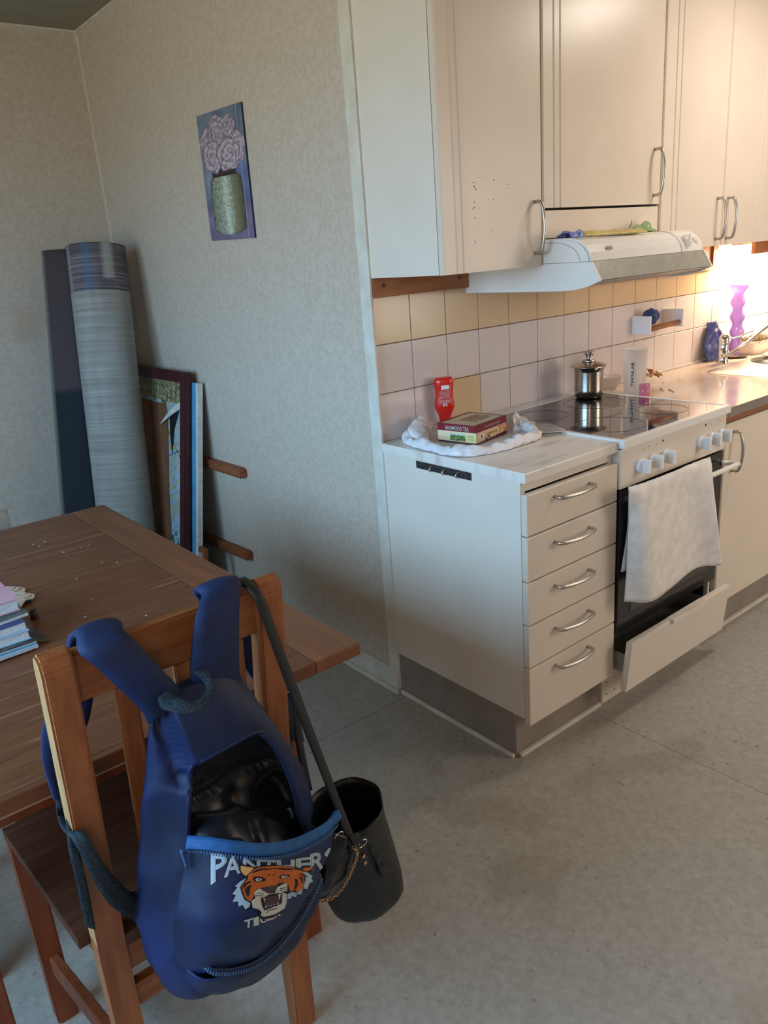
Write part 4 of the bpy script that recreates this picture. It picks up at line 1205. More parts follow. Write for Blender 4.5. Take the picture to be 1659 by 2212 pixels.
# ------------------------------------------------------------------ rug roll, pictures, battens, wall canvas
rg_ = thing('rolled_rug', (-.36, 1.50, 0), 'grey woven rug rolled up and leaning in the corner', 'rug')
b0, b1_ = Vector((-.355, 1.48, .03)), Vector((-.175, 1.665, 1.575))
axis = (b1_ - b0).normalized()
side_x = Vector((1, 0, 0)); side_x = (side_x - axis * side_x.dot(axis)).normalized(); side_y = axis.cross(side_x)
Lr = (b1_ - b0).length
vs, uv, fs = [], [], []
nr, nh = 90, 620
turns = 2.6
for j in range(nh + 1):
    for i in range(nr + 1):
        s = i / nr
        th_ = 2.6 + s * turns * 2 * math.pi
        R_ = .128 - .075 * s
        p = b0 + axis * (Lr * j / nh) + (side_x * math.cos(th_) + side_y * math.sin(th_)) * R_
        vs.append(p); uv.append((s, j / nh))
Wn = nr + 1
fs = [(j * Wn + i, j * Wn + i + 1, (j + 1) * Wn + i + 1, (j + 1) * Wn + i) for j in range(nh) for i in range(nr)]
def rug_fn(U, V):
    n1 = np.array([noise.noise(Vector((u * 7, v * 210, 1))) for u, v in zip(U, V)])
    n2 = np.array([noise.noise(Vector((u * 300, v * 6, 4))) for u, v in zip(U, V)])
    c = np.tile(np.array([150., 148, 142]), (len(U), 1)) + n1[:, None] * 20 + n2[:, None] * 14
    top_ = V > .875
    c[top_] = (np.array([102., 94, 100]) + (n1[:, None] * 46 + n2[:, None] * 20))[top_]
    s = U * turns          # turns from the outer edge
    m_ = top_ & (s > .19) & (s < .25); c[m_] = (np.array([92., 104, 122]) + n1[:, None] * 30)[m_]
    m_ = (V > .905) & (s > .315) & (s < .355); c[m_] = (np.array([150., 152, 146]) + n1[:, None] * 20)[m_]
    m_ = top_ & (s > .085) & (s < .115); c[m_] = np.array([140., 138, 140])
    return c
o = py_obj('roll', vs, fs, 'paint_cloth', rg_, None, True); painted(o, rug_fn, uv)
md = o.modifiers.new('thickness', 'SOLIDIFY'); md.thickness = .007; md.offset = 0
# outer flap peeling off to the left, pile side towards the room
flap = []
for j in range(9):
    v = j / 8
    c = b0 + axis * Lr * v
    e0 = c + (side_x * math.cos(2.55) + side_y * math.sin(2.55)) * .132
    wl = .155 - .075 * v
    flap.append([e0, e0 + Vector((-wl * .5, .035, 0)), e0 + Vector((-wl, .085 - .0 * v, 0))])
vsf, fsf, Wf, Hf = surf(flap, 4, 6)
oF = py_obj('flap', vsf, fsf, 'paint_cloth', rg_, None, True)
def flap_fn(U, V):
    c = np.tile(np.array([30., 36, 42]), (len(U), 1)); c[V > .62] = np.array([72, 62, 64])
    c[V > .62] += 0
    c[U > .965] = np.array([130, 130, 118])
    return c
painted(oF, flap_fn, [((k % Wf) / (Wf - 1), (k // Wf) / (Hf - 1)) for k in range(len(vsf))])
md = oF.modifiers.new('thickness', 'SOLIDIFY'); md.thickness = .006; md.offset = 0

# framed torn picture leaning on the partition
pf = thing('framed_picture', (-.2, 1.5, 0), 'maroon framed landscape picture with a torn print behind the rug', 'picture')
def lean(y, h_, off=0.0, x0=-.215, x1=-.040, H=1.04):
    """point on the leaning board: y along wall, h along board, off = out of the board"""
    t = h_ / 1.055
    base = Vector((x0 + (x1 - x0) * t, y, H * t))
    nrm_ = Vector((-H, 0, x1 - x0)).normalized()
    if nrm_.x > 0: nrm_ = -nrm_
    return base + nrm_ * off
def lean_box(name, y0, y1, h0, h1, o0, o1, m, parent, bev=.002, **k):
    bm = bmesh.new()
    A = [bm.verts.new(lean(y, h_, o0, **k)) for y, h_ in ((y0, h0), (y1, h0), (y1, h1), (y0, h1))]
    B = [bm.verts.new(lean(y, h_, o1, **k)) for y, h_ in ((y0, h0), (y1, h0), (y1, h1), (y0, h1))]
    for q_ in range(4): bm.faces.new((A[q_], A[(q_ + 1) % 4], B[(q_ + 1) % 4], B[q_]))
    bm.faces.new(A[::-1]); bm.faces.new(B)
    if bev: bmesh.ops.bevel(bm, geom=list(bm.edges), offset=bev, segments=2, affect='EDGES')
    return bm_obj(name, bm, m, parent)
FY0, FY1, FH = 1.215, 1.88, 1.055
lean_box('frame_side', FY0, FY0 + .048, 0.005, FH, -.004, .024, 'maroon', pf)
lean_box('frame_side', FY1 - .048, FY1, 0.005, FH, -.004, .024, 'maroon', pf)
lean_box('frame_top', FY0 + .049, FY1 - .049, FH - .048, FH, -.004, .022, 'maroon', pf)
lean_box('frame_bottom', FY0 + .049, FY1 - .049, .005, .053, -.004, .022, 'maroon', pf)
lean_box('backing', FY0 + .049, FY1 - .049, .054, FH - .049, -.003, .002, 'cardboard', pf, 0)
def print_fn(U, V):        # U along y from the right frame member, V up
    n1 = nz2(U, V * 1.6, 7, 2); n2 = nz2(U, V * 1.6, 24, 5); n3 = nz2(U, V * 1.6, 60, 8)
    c = np.array([150., 176, 196]) + n1[:, None] * 26
    leaf = (n2 + .5 * n3 > .12) & (V > .35)
    c[leaf] = (np.array([176., 160, 88]) + n3[:, None] * 60)[leaf]
    g_ = ((V < .38) & (n2 + .8 * n3 > (V - .22) * 3)); c[g_] = (np.array([70., 96, 48]) + n3[:, None] * 60)[g_]
    m_ = V > .90 + .03 * n1; c[m_] = (np.array([128., 122, 84]) + n3[:, None] * 90 + n2[:, None] * 50)[m_]
    br = (abs(V - .62 - .5 * U) < .003) | (abs(V - .52 + .3 * U) < .002) | (abs(V - .70 + .2 * U) < .002)
    c[br] = np.array([44, 36, 28])
    return c
p0_, p1_ = lean(FY0 + .05, .056, .004), lean(FY1 - .05, .056, .004); p2_ = lean(FY0 + .05, FH - .05, .004)
ops = paint_sheet('print', p0_, p1_, p2_, 120, 200, 'paint_attr', print_fn, pf)
# torn-away area: brown cardboard sheet standing proud, with a curled strip
td = lean
tear = [(FY0 + .150, .10), (FY0 + .175, .30), (FY0 + .200, .50), (FY0 + .205, .70), (FY0 + .215, .86), (FY0 + .235, .905), (FY0 + .30, .90), (FY0 + .40, .90), (FY1 - .06, .91), (FY1 - .06, .10)]
bm = bmesh.new(); f_ = bm.faces.new([bm.verts.new(lean(y, h_, .007)) for y, h_ in tear]); bmesh.ops.triangulate(bm, faces=[f_])
bm_obj('torn_backing', bm, 'cardboard', pf)
patch('torn_strip', [[lean(FY0 + .07, .93, .006), lean(FY0 + .16, .89, .012), lean(FY0 + .26, .81, .022)], [lean(FY0 + .06, .90, .006), lean(FY0 + .13, .87, .014), lean(FY0 + .265, .80, .024)]], 'canvas_white', pf, 4, 4, .001)
bm = bmesh.new(); f_ = bm.faces.new([bm.verts.new(lean(y, h_, .0075)) for y, h_ in ((FY0 + .09, .885), (FY0 + .19, .845), (FY0 + .185, .78), (FY0 + .165, .68), (FY0 + .14, .80))]); bm_obj('tear_gap', bm, 'print_black', pf)
# stretched canvas behind it
cvp = thing('stretched_canvas', (-.14, 1.5, 0), 'white edged blue canvas standing behind the maroon frame', 'canvas')
kk = dict(x0=-.190, x1=-.026, H=1.02)
lean_box('canvas_edge', 1.165, 1.185, .03, 1.03, -.018, .006, 'canvas_white', cvp, .001, **kk)
lean_box('canvas_face', 1.186, 1.86, .03, 1.03, -.0, .006, 'canvas_blue', cvp, .001, **kk)
sf = thing('small_wooden_frame', (-.15, 1.15, 0), 'low raw wooden stretcher frame with nail holes beside the canvases', 'frame')
kk = dict(x0=-.175, x1=-.05, H=1.03)
lean_box('frame_side', 1.10, 1.125, .005, .30, -.008, .010, 'batten_wood', sf, .001, **kk)
lean_box('frame_top', 1.1255, 1.16, .275, .30, -.008, .010, 'batten_wood', sf, .001, **kk)
bm = bmesh.new()
for h_ in (.03, .10, .17, .24):
    p = lean(1.1, h_, .002, **kk); add_box(bm, p - Vector((.002, .001, .002)), p + Vector((.002, .0, .002)))
o = bm_obj('nail_hole', bm, 'print_black', sf); o['kind'] = 'stuff'
# two chamfered battens on the wall
def batten(y0, z0, y1, z1, lab):
    t = thing('wall_batten', (-.02, (y0 + y1) / 2, z0), lab, 'batten', 'wooden battens on the partition wall')
    prof = [(0, -.019), (.022, -.030), (.060, -.0345), (.065, -.012), (.065, .012), (.060, .019), (.045, .021), (0, .021)]
    bm = bmesh.new()
    def P_(s, h_, d_):
        y = y0 + s; f = (y - y0) / (y1 - y0)
        return Vector((-d_, y, z0 + (z1 - z0) * f + h_))
    Ls = (y1 - y0)
    sec = [(0.0, .60), (.012, 1), (Ls, 1)]
    rings = []
    for s, k_ in sec:
        rings.append([bm.verts.new(P_(s, h_ * k_, d_)) for h_, d_ in ((-.021, .0008), (-.021, .026), (-.012, .032), (.018, .032), (.021, .026), (.021, .0008))])
    for A, B in zip(rings[:-1], rings[1:]):
        for q_ in range(6): bm.faces.new((A[q_], A[(q_ + 1) % 6], B[(q_ + 1) % 6], B[q_]))
    bm.faces.new(rings[0][::-1]); bm.faces.new(rings[-1])
    bm_obj('bar', bm, 'batten_wood', t)
batten(.90, .640, 1.62, .632, 'upper red-brown wooden batten on the wall right of the stacked canvases')
batten(.945, .262, 1.62, .235, 'lower red-brown wooden batten close to the floor on the partition wall')

# small flower canvas on the partition
cw = thing('flower_canvas', (-.01, .75, 1.54), 'narrow canvas print of pale roses in a mottled jar on the wall', 'picture')
cy0, cy1, cz0, cz1 = .600, .922, 1.545, 1.968
def art(U, V):       # U 0 left (far) .. 1 right (near), V 0 bottom .. 1 top
    n1 = nz2(U, V * 2.2, 4, 1); n2 = nz2(U, V * 2.2, 16, 3); n3 = nz2(U, V * 2.2, 50, 6)
    c = np.array([112., 124, 142]) + n1[:, None] * 34
    low = V < .30 + .05 * n1; c[low] = (np.array([118., 106, 136]) + n1[:, None] * 24)[low]
    c[(V < .58) & (U > .70) & ~low] = (np.array([96., 110, 146]) + n1[:, None] * 20)[(V < .58) & (U > .70) & ~low]
    c[abs(U - .88) < .006] = np.array([130, 146, 180])
    # jar
    cxj = .50; hw = .355 - .02 * (V > .44)
    rb = .06
    dyj = np.clip((.10 - V) / rb, 0, 1)
    hw = hw * np.sqrt(np.clip(1 - dyj ** 2, 0, 1)); hw = hw * np.where(V > .47, np.sqrt(np.clip(1 - ((V - .47) / .055) ** 2 * .6, 0, 1)), 1)
    a = (U - cxj) / np.maximum(hw, 1e-3)
    jar = (abs(a) < 1) & (V > .04) & (V < .52)
    base = np.array([154., 160, 144]) + n2[:, None] * 50 - (np.clip(a, 0, 1) ** 2)[:, None] * np.array([70., 76, 70]) - (np.clip(-a, 0, 1) ** 4)[:, None] * 46
    base = base + (np.exp(-((a + .05) / .22) ** 2) * (V < .5))[:, None] * np.array([46., 52, 46])
    sp_ = (n3 + .6 * n2 > .42); base[sp_] = np.array([84., 88, 66])
    base[(a > .35) & (n2 > -.1)] *= np.array([.9, .84, .66])
    c[jar] = base[jar]
    c[(abs(a) >= 1) & (abs(a) < 1.035) & (V > .03) & (V < .5)] = np.array([34, 40, 44])
    nk = (abs(U - .48) < .27) & (V > .50) & (V < .56); c[nk] = np.array([52., 40, 40])
    # roses
    for (rx_, ry_, ra, rb_, tone) in ((.42, .90, .17, .065, 0), (.66, .86, .17, .085, -6), (.20, .76, .20, .13, -4), (.40, .82, .20, .115, -8), (.85, .70, .14, .12, 4), (.27, .66, .24, .125, 2), (.62, .655, .25, .125, 6)):
        dx, dy = (U - rx_) / ra, (V - ry_) / rb_
        ang = np.arctan2(dy, dx); rr = np.sqrt(dx * dx + dy * dy)
        edge = 1 + .08 * np.sin(5 * ang + rx_ * 30) + .05 * n2
        m_ = rr < edge
        sp = np.sin(rr * 15 + ang + 1.3 * np.sin(3 * ang + rx_ * 9 + rr * 3) + 3.2 * n2 + 1.5 * n3)
        col_ = np.array([172., 158, 166]) + tone + sp[:, None] * np.array([11., 11, 10]) + n2[:, None] * 34
        dk = (sp < -.80); col_[dk] = np.array([126., 108, 126])
        col_[rr > edge * .93] = np.array([120., 102, 122])
        c[m_] = col_[m_]
    return c
box('stretcher', (-.007, cy0, cz0), (-.0005, cy1, cz1), 'zip_dark', cw, bev=.001)
ang_c = math.radians(-1.4)
paint_sheet('print', (-.0076, cy1, cz0), (-.0076, cy0, cz0), (-.0076, cy1, cz1), 130, 260, 'paint_attr', art, cw)
cw.rotation_euler = (math.radians(1.6), 0, 0)

# ------------------------------------------------------------------ backpack hung over the chair back
bk = thing('backpack', (-1.08, -.95, .40), 'open navy blue backpack with a tiger print hanging over the oak chair back', 'backpack')
# (z, LB, LF, RF, RB) corners of the horizontal sections
LV = [(.392, (-1.205, -.90), (-1.185, -.95), (-1.10, -.965), (-1.09, -.90)),
      (.405, (-1.222, -.885), (-1.198, -.975), (-1.085, -.99), (-1.06, -.885)),
      (.45, (-1.232, -.872), (-1.205, -.992), (-1.045, -1.00), (-1.01, -.875)),
      (.52, (-1.230, -.872), (-1.196, -.995), (-.985, -.995), (-.95, -.875)),
      (.60, (-1.222, -.882), (-1.174, -.990), (-.950, -.985), (-.925, -.885)),
      (.67, (-1.208, -.893), (-1.152, -.985), (-.950, -.975), (-.935, -.893)),
      (.73, (-1.198, -.901), (-1.138, -.982), (-.975, -.975), (-.955, -.901)),
      (.79, (-1.185, -.909), (-1.132, -.975), (-1.005, -.972), (-.980, -.909)),
      (.84, (-1.172, -.917), (-1.142, -.966), (-1.035, -.968), (-1.002, -.917)),
      (.875, (-1.160, -.923), (-1.148, -.952), (-1.055, -.955), (-1.022, -.923)),
      (.892, (-1.145, -.927), (-1.135, -.940), (-1.065, -.942), (-1.045, -.927))]
NR = 128
def sect(lv, n=NR, e=.42):
    z, LB, LF, RF, RB = lv
    out = []
    for k in range(n):
        a = 2 * math.pi * k / n
        ca, sa = math.cos(a), math.sin(a)
        u = .5 + .5 * math.copysign(abs(ca) ** e, ca); v = .5 + .5 * math.copysign(abs(sa) ** e, sa)   # v=0 back .. 1 front
        x = (LB[0] * (1 - u) + RB[0] * u) * (1 - v) + (LF[0] * (1 - u) + RF[0] * u) * v
        y = (LB[1] * (1 - u) + RB[1] * u) * (1 - v) + (LF[1] * (1 - u) + RF[1] * u) * v
        out.append(Vector((x, y, z)))
    return out
secs = [sect(l) for l in LV]
colsP = [catmull([s[k] for s in secs], 18) for k in range(NR)]
NHh = len(colsP[0])
def in_poly(x, y, P):
    c = False
    for i in range(len(P)):
        x1, y1 = P[i]; x2, y2 = P[i - 1]
        if (y1 > y) != (y2 > y) and x < (x2 - x1) * (y - y1) / (y2 - y1) + x1: c = not c
    return c
# mouth of the main compartment, as a closed outline on the front (x, z)
MOUTH_PX = [(413, 1657), (440, 1641), (482, 1618), (520, 1597), (548, 1584), (572, 1585), (597, 1612), (619, 1650), (636, 1700), (648, 1745), (660, 1790), (640, 1850), (560, 1880), (470, 1880), (404, 1865), (405, 1800), (408, 1730)]
vs, fs, fs_all = [], [], []
for j in range(NHh):
    for k in range(NR):
        p = colsP[k][j].copy()
        amp = .0075
        q = noise.noise(Vector((p.x * 9, p.y * 9, p.z * 4))) + .5 * noise.noise(Vector((p.x * 30 + p.z * 9, p.y * 30, p.z * 5)))
        fold = (.0062 * (1 - abs(math.sin(p.y * 46 + p.z * 5 + p.x * 20 + 2 * noise.noise(p * 5))) ** .6) - .0015) * (1.0 if p.x < -1.1 else .5)
        c = Vector((-1.08, -.93, p.z)); dr = (p - c); dr.z = 0
        gx_, gy_ = proj(p)
        if p.y < -.93:      # deep crease running down beside the hood
            gd = min((Vector((gx_, gy_)) - (Vector(a_).lerp(Vector(b_), t_ / 6))).length for a_, b_ in (((342, 1535), (368, 1600)), ((368, 1600), (398, 1680))) for t_ in range(7))
            p += Vector((.2, 1, 0)) * (.020 * max(0, 1 - (gd / 34) ** 2))
        if dr.length > 0 and p.y < -.89: p += dr.normalized() * (amp * q + fold)
        vs.append(p)
for j in range(NHh - 1):
    for k in range(NR):
        k2 = (k + 1) % NR
        ids = (j * NR + k, j * NR + k2, (j + 1) * NR + k2, (j + 1) * NR + k)
        c = sum((vs[i] for i in ids), Vector()) / 4
        fs_all.append(ids)
        if c.y < -.955 and in_poly(*proj(c), MOUTH_PX): continue
        fs.append(ids)
fs.append(tuple(range(NR))[::-1]); fs.append(tuple((NHh - 1) * NR + k for k in range(NR)))
o = py_obj('body', vs, fs, 'navy', bk, None, True)
md = o.modifiers.new('thickness', 'SOLIDIFY'); md.thickness = .0035; md.offset = -1
# lining: a dark hollow with bunched black cloth in it
lin = [[at(px, py, y) for px, py, y in row] for row in [
    [(414, 1662, -.945), (450, 1625, -.955), (520, 1585, -.950), (575, 1580, -.955), (612, 1612, -.960)],
    [(410, 1700, -.935), (440, 1690, -.925), (520, 1660, -.918), (590, 1660, -.922), (630, 1680, -.950)],
    [(410, 1750, -.935), (440, 1745, -.935), (520, 1735, -.930), (600, 1730, -.930), (645, 1740, -.945)],
    [(408, 1790, -.945), (430, 1770, -.960), (490, 1752, -.965), (560, 1760, -.955), (655, 1785, -.950)],
    [(402, 1850, -.960), (430, 1830, -.990), (500, 1810, -1.00), (580, 1820, -.990), (690, 1825, -.970)],
    [(398, 1900, -.975), (430, 1890, -.995), (500, 1880, -1.01), (590, 1870, -1.00), (690, 1850, -.975)]]]
vsL, fsL, WL, HL = surf(lin, 14, 12)
v2 = []
for p in vsL:
    a = .016 if p.z < .73 else .004
    f_ = noise.noise(Vector((p.x * 16, p.z * 22, 3))) * a + abs(math.sin(p.x * 48 + 7 * noise.noise(Vector((p.x * 7, 0, p.z * 9))) + p.z * 20)) * (-.012 if p.z < .70 else -.002)
    v2.append(p + Vector((0, f_, 0)))
o = py_obj('lining', v2, fsL, 'lining_black', bk, None, True)
md = o.modifiers.new('thickness', 'SOLIDIFY'); md.thickness = .002; md.offset = 1
# rolled edge all round the mouth, lying on the body surface
BB = BVHTree.FromPolygons([tuple(v) for v in vs], [f for f in fs_all if len(f) == 4])
edge_px = [(404, 1838), (405, 1800), (408, 1730), (410, 1690), (413, 1657), (440, 1641), (482, 1618), (520, 1597), (548, 1584), (572, 1585), (597, 1612), (619, 1650), (636, 1700), (648, 1745)]
edge_pts = []
for px, py in edge_px:
    q_ = at(px, py, -.985); d_ = ray(px, py).normalized()
    hit = BB.ray_cast(CAM, d_)[0]
    edge_pts.append((hit if hit is not None else q_) - d_ * .002)
tube('mouth_edge', catmull(edge_pts, 6), .0042, 'navy', bk, 8)
zr = [(572, 1584, -.989), (598, 1612, -.989), (622, 1655, -.989), (640, 1705, -.989), (650, 1750, -.987), (665, 1795, -.985)]
ribbon('zip_tape', [(at(px - 9, py + 4, y), at(px + 8, py - 4, y + .006)) for px, py, y in zr], 'navy_strap', bk, .003)
def teeth(name, path, parent, size=.0017, step=.0042, out=Vector((0, -.002, 0)), m='zip_teeth'):
    path = catmull(path, 12)
    bm = bmesh.new(); acc = 0
    for a, b in zip(path[:-1], path[1:]):
        L_ = (b - a).length
        if L_ == 0: continue
        t = (step - acc) % step if acc else 0
        while t < L_:
            p = a.lerp(b, t / L_) + out
            d = (b - a).normalized()
            up_ = d.cross(Vector((0, 1, 0))).normalized()
            ex_, ey_ = d, up_
            plate(bm, p, ex_, ey_, size * 1.1, size * 3.2, .0016)
            t += step
        acc = (acc + L_) % step
    o = bm_obj(name, bm, m, parent); o['kind'] = 'stuff'
    return o
teeth('zip_teeth', [at(px, py, y) for px, py, y in zr], bk, m='zip_dark')
# front panel folded outwards
pan = [[at(px, py, y) for px, py, y in row] for row in [
    [(398, 1834, -1.000), (470, 1841, -1.040), (560, 1850, -1.062), (650, 1832, -1.058), (722, 1783, -1.012)],
    [(396, 1880, -1.000), (465, 1888, -1.045), (555, 1898, -1.070), (645, 1882, -1.062), (712, 1832, -1.015)],
    [(384, 1935, -1.002), (458, 1945, -1.052), (548, 1950, -1.078), (634, 1930, -1.066), (692, 1885, -1.025)],
    [(374, 1995, -1.002), (452, 2005, -1.056), (542, 2000, -1.078), (615, 1975, -1.062), (668, 1935, -1.028)],
    [(378, 2055, -.995), (450, 2062, -1.045), (535, 2050, -1.062), (594, 2022, -1.046), (640, 1985, -1.022)],
    [(400, 2110, -.980), (455, 2100, -1.020), (520, 2085, -1.032), (570, 2062, -1.022), (612, 2030, -1.005)]]]
vsP, fsP, WP, HP = surf(pan, 12, 10)
vsP = [p + Vector((0, .0035 * noise.noise(p * 22) + .0016 * math.sin(p.x * 90 + p.z * 60), 0)) for p in vsP]
o = py_obj('front_panel', vsP, fsP, 'navy', bk, None, True)
md = o.modifiers.new('thickness', 'SOLIDIFY'); md.thickness = .004; md.offset = 1
BV = BVHTree.FromPolygons([tuple(v) for v in vsP], fsP)
# lower pouch under the second zip
low = [[at(px, py, y) for px, py, y in row] for row in [
    [(398, 2085, -.985), (455, 2108, -1.020), (522, 2092, -1.034), (580, 2062, -1.024), (640, 1995, -1.014), (690, 1900, -1.010)],
    [(385, 2112, -.972), (450, 2128, -1.005), (520, 2115, -1.018), (590, 2082, -1.008), (650, 2012, -1.000), (697, 1908, -1.000)],
    [(405, 2146, -.950), (450, 2145, -.965), (510, 2135, -.970), (570, 2105, -.968), (640, 2025, -.970), (690, 1920, -.975)]]]
patch('lower_pouch', low, 'navy', bk, 8, 6, .004, ripple=.006, rscale=25)
zl = [(430, 2078, -1.008), (462, 2100, -1.030), (522, 2096, -1.040), (575, 2070, -1.036), (628, 2014, -1.030), (664, 1958, -1.030), (694, 1895, -1.022)]
ribbon('zip_tape', [(at(px - 2, py - 9, y - .002), at(px + 3, py + 8, y - .001)) for px, py, y in zl], 'zip_dark', bk, .002)
teeth('zip_teeth', [at(px, py, y - .003) for px, py, y in zl], bk)
# light blue zip tape along the top edge of the panel
zt_ = [(402, 1831, -1.002), (440, 1833, -1.026), (500, 1841, -1.052), (560, 1847, -1.066), (620, 1840, -1.066), (670, 1820, -1.054), (706, 1797, -1.036), (728, 1774, -1.014)]
ribbon('zip_tape', [(at(px, py + 3, y - .003), at(px + 4, py - 25, y + .006)) for px, py, y in zt_], 'zip_tape', bk, .003, 8)
ribbon('zip_tape', [(at(px + 4, py - 25, y + .006), at(px + 2, py - 12, y + .016)) for px, py, y in zt_], 'zip_tape', bk, .002, 8)
teeth('zip_teeth', [at(px, py + 6, y - .005) for px, py, y in zt_], bk)
tube('zip_pull', catmull([at(400, 1842, -1.008), at(392, 1838, -1.012), at(396, 1850, -1.012), at(404, 1875, -1.012)], 4), .0022, 'zip_teeth', bk, 8)
ribbon('zip_tape', [(at(700, 1785, -1.010), at(722, 1752, -1.0)), (at(718, 1775, -1.006), at(732, 1750, -.998)), (at(730, 1778, -1.012), at(738, 1765, -1.006))], 'zip_tape', bk, .002, 4)
tube('zip_pull', catmull([at(622, 1745, -.992), at(628, 1752, -.996), at(632, 1768, -.996)], 4), .0022, 'webbing', bk, 8)

def decal(name, polys, m, parent, off, sub=4):
    """flat print laid onto the panel"""
    bm = bmesh.new()
    for P in polys:
        if sum(P[i - 1][0] * P[i][1] - P[i][0] * P[i - 1][1] for i in range(len(P))) < 0: P = P[::-1]
        tri = tessellate_polygon([[Vector((x, y, 0)) for x, y in P]])
        vv = [bm.verts.new((x, y, 0)) for x, y in P]
        for t in tri:
            try: bm.faces.new([vv[i] for i in t])
            except ValueError: pass
    for _ in range(4):
        es = [e for e in bm.edges if e.calc_length() > 9]
        if not es: break
        bmesh.ops.subdivide_edges(bm, edges=es, cuts=1)
        bmesh.ops.triangulate(bm, faces=bm.faces)
    dead = []
    for v in bm.verts:
        d = ray(v.co.x, v.co.y).normalized()
        hit, n_, _, _ = BV.ray_cast(CAM, d)
        if hit is None: dead.append(v); continue
        if n_.dot(d) > 0: n_ = -n_
        v.co = hit + n_ * off
    bmesh.ops.delete(bm, geom=dead, context='VERTS')
    me = bpy.data.meshes.new(name); bm.to_mesh(me); bm.free()
    return link(name, me, m, parent)
def T(P): return [(430 + x / 5.352, 1780 + y / 5.352) for x, y in P]
def letter(ch, x0, x1, yt0, yt1, yb0, yb1, grow, inner):
    """letter warped into the quad (left/right x, top and bottom edge heights)"""
    me = textmesh(ch, .028 if not inner else -.004)
    xs = [v.co.x for v in me.vertices]; ys = [v.co.y for v in me.vertices]
    a0, a1, b0_, b1__ = min(xs), max(xs), min(ys), max(ys)
    g = grow
    P = []
    for v in me.vertices:
        u = (v.co.x - a0) / (a1 - a0); w_ = (v.co.y - b0_) / (b1__ - b0_)
        u = g + u * (1 - 2 * g); w_ = g * .6 + w_ * (1 - 1.2 * g)
        top_ = yt0 + (yt1 - yt0) * u; bot = yb0 + (yb1 - yb0) * u
        y = bot + (top_ - bot) * w_
        x = x0 + (x1 - x0) * u + (y - bot) * -.10 * 0
        P.append((430 + x / 5.352, 1780 + y / 5.352))
    bm = bmesh.new(); bm.from_mesh(me)
    bm.verts.ensure_lookup_table()
    for v, p in zip(bm.verts, P): v.co = Vector((p[0], p[1], 0))
    bmesh.ops.triangulate(bm, faces=bm.faces)
    for _ in range(3):
        es = [e for e in bm.edges if e.calc_length() > 7]
        if es: bmesh.ops.subdivide_edges(bm, edges=es, cuts=1); bmesh.ops.triangulate(bm, faces=bm.faces)
    dead = []
    for v in bm.verts:
        d = ray(v.co.x, v.co.y).normalized()
        hit, n_, _, _ = BV.ray_cast(CAM, d)
        if hit is None: dead.append(v); continue
        if n_.dot(d) > 0: n_ = -n_
        v.co = hit + n_ * (.0016 if inner else .0009)
    bmesh.ops.delete(bm, geom=dead, context='VERTS')
    m2 = bpy.data.meshes.new('lettering'); bm.to_mesh(m2); bm.free(); bpy.data.meshes.remove(me)
    return link('lettering', m2, 'print_blue' if inner else 'print_pale', bk)
for ch, x0, x1, t0, t1, c0_, c1_ in (('P', 138, 325, 335, 345, 705, 560), ('A', 288, 490, 350, 380, 620, 560), ('N', 505, 705, 375, 405, 540, 540), ('T', 715, 890, 405, 415, 560, 560),
                                   ('H', 895, 1100, 415, 410, 560, 560), ('E', 1112, 1285, 400, 375, 545, 540), ('R', 1280, 1445, 345, 300, 530, 525), ('S', 1442, 1640, 300, 190, 500, 400)):
    letter(ch, x0, x1, t0, t1, c0_, c1_, 0, False); letter(ch, x0, x1, t0, t1, c0_, c1_, .09, True)
for ch, x0, x1, t0, t1, c0_, c1_ in (('T', 522, 620, 1110, 1080, 1205, 1180), ('I', 628, 690, 1080, 1060, 1175, 1160), ('G', 700, 790, 1060, 1030, 1150, 1120), ('E', 795, 865, 1030, 1000, 1115, 1090), ('R', 870, 940, 1000, 960, 1085, 1050)):
    letter(ch, x0, x1, t0, t1, c0_, c1_, 0, False)
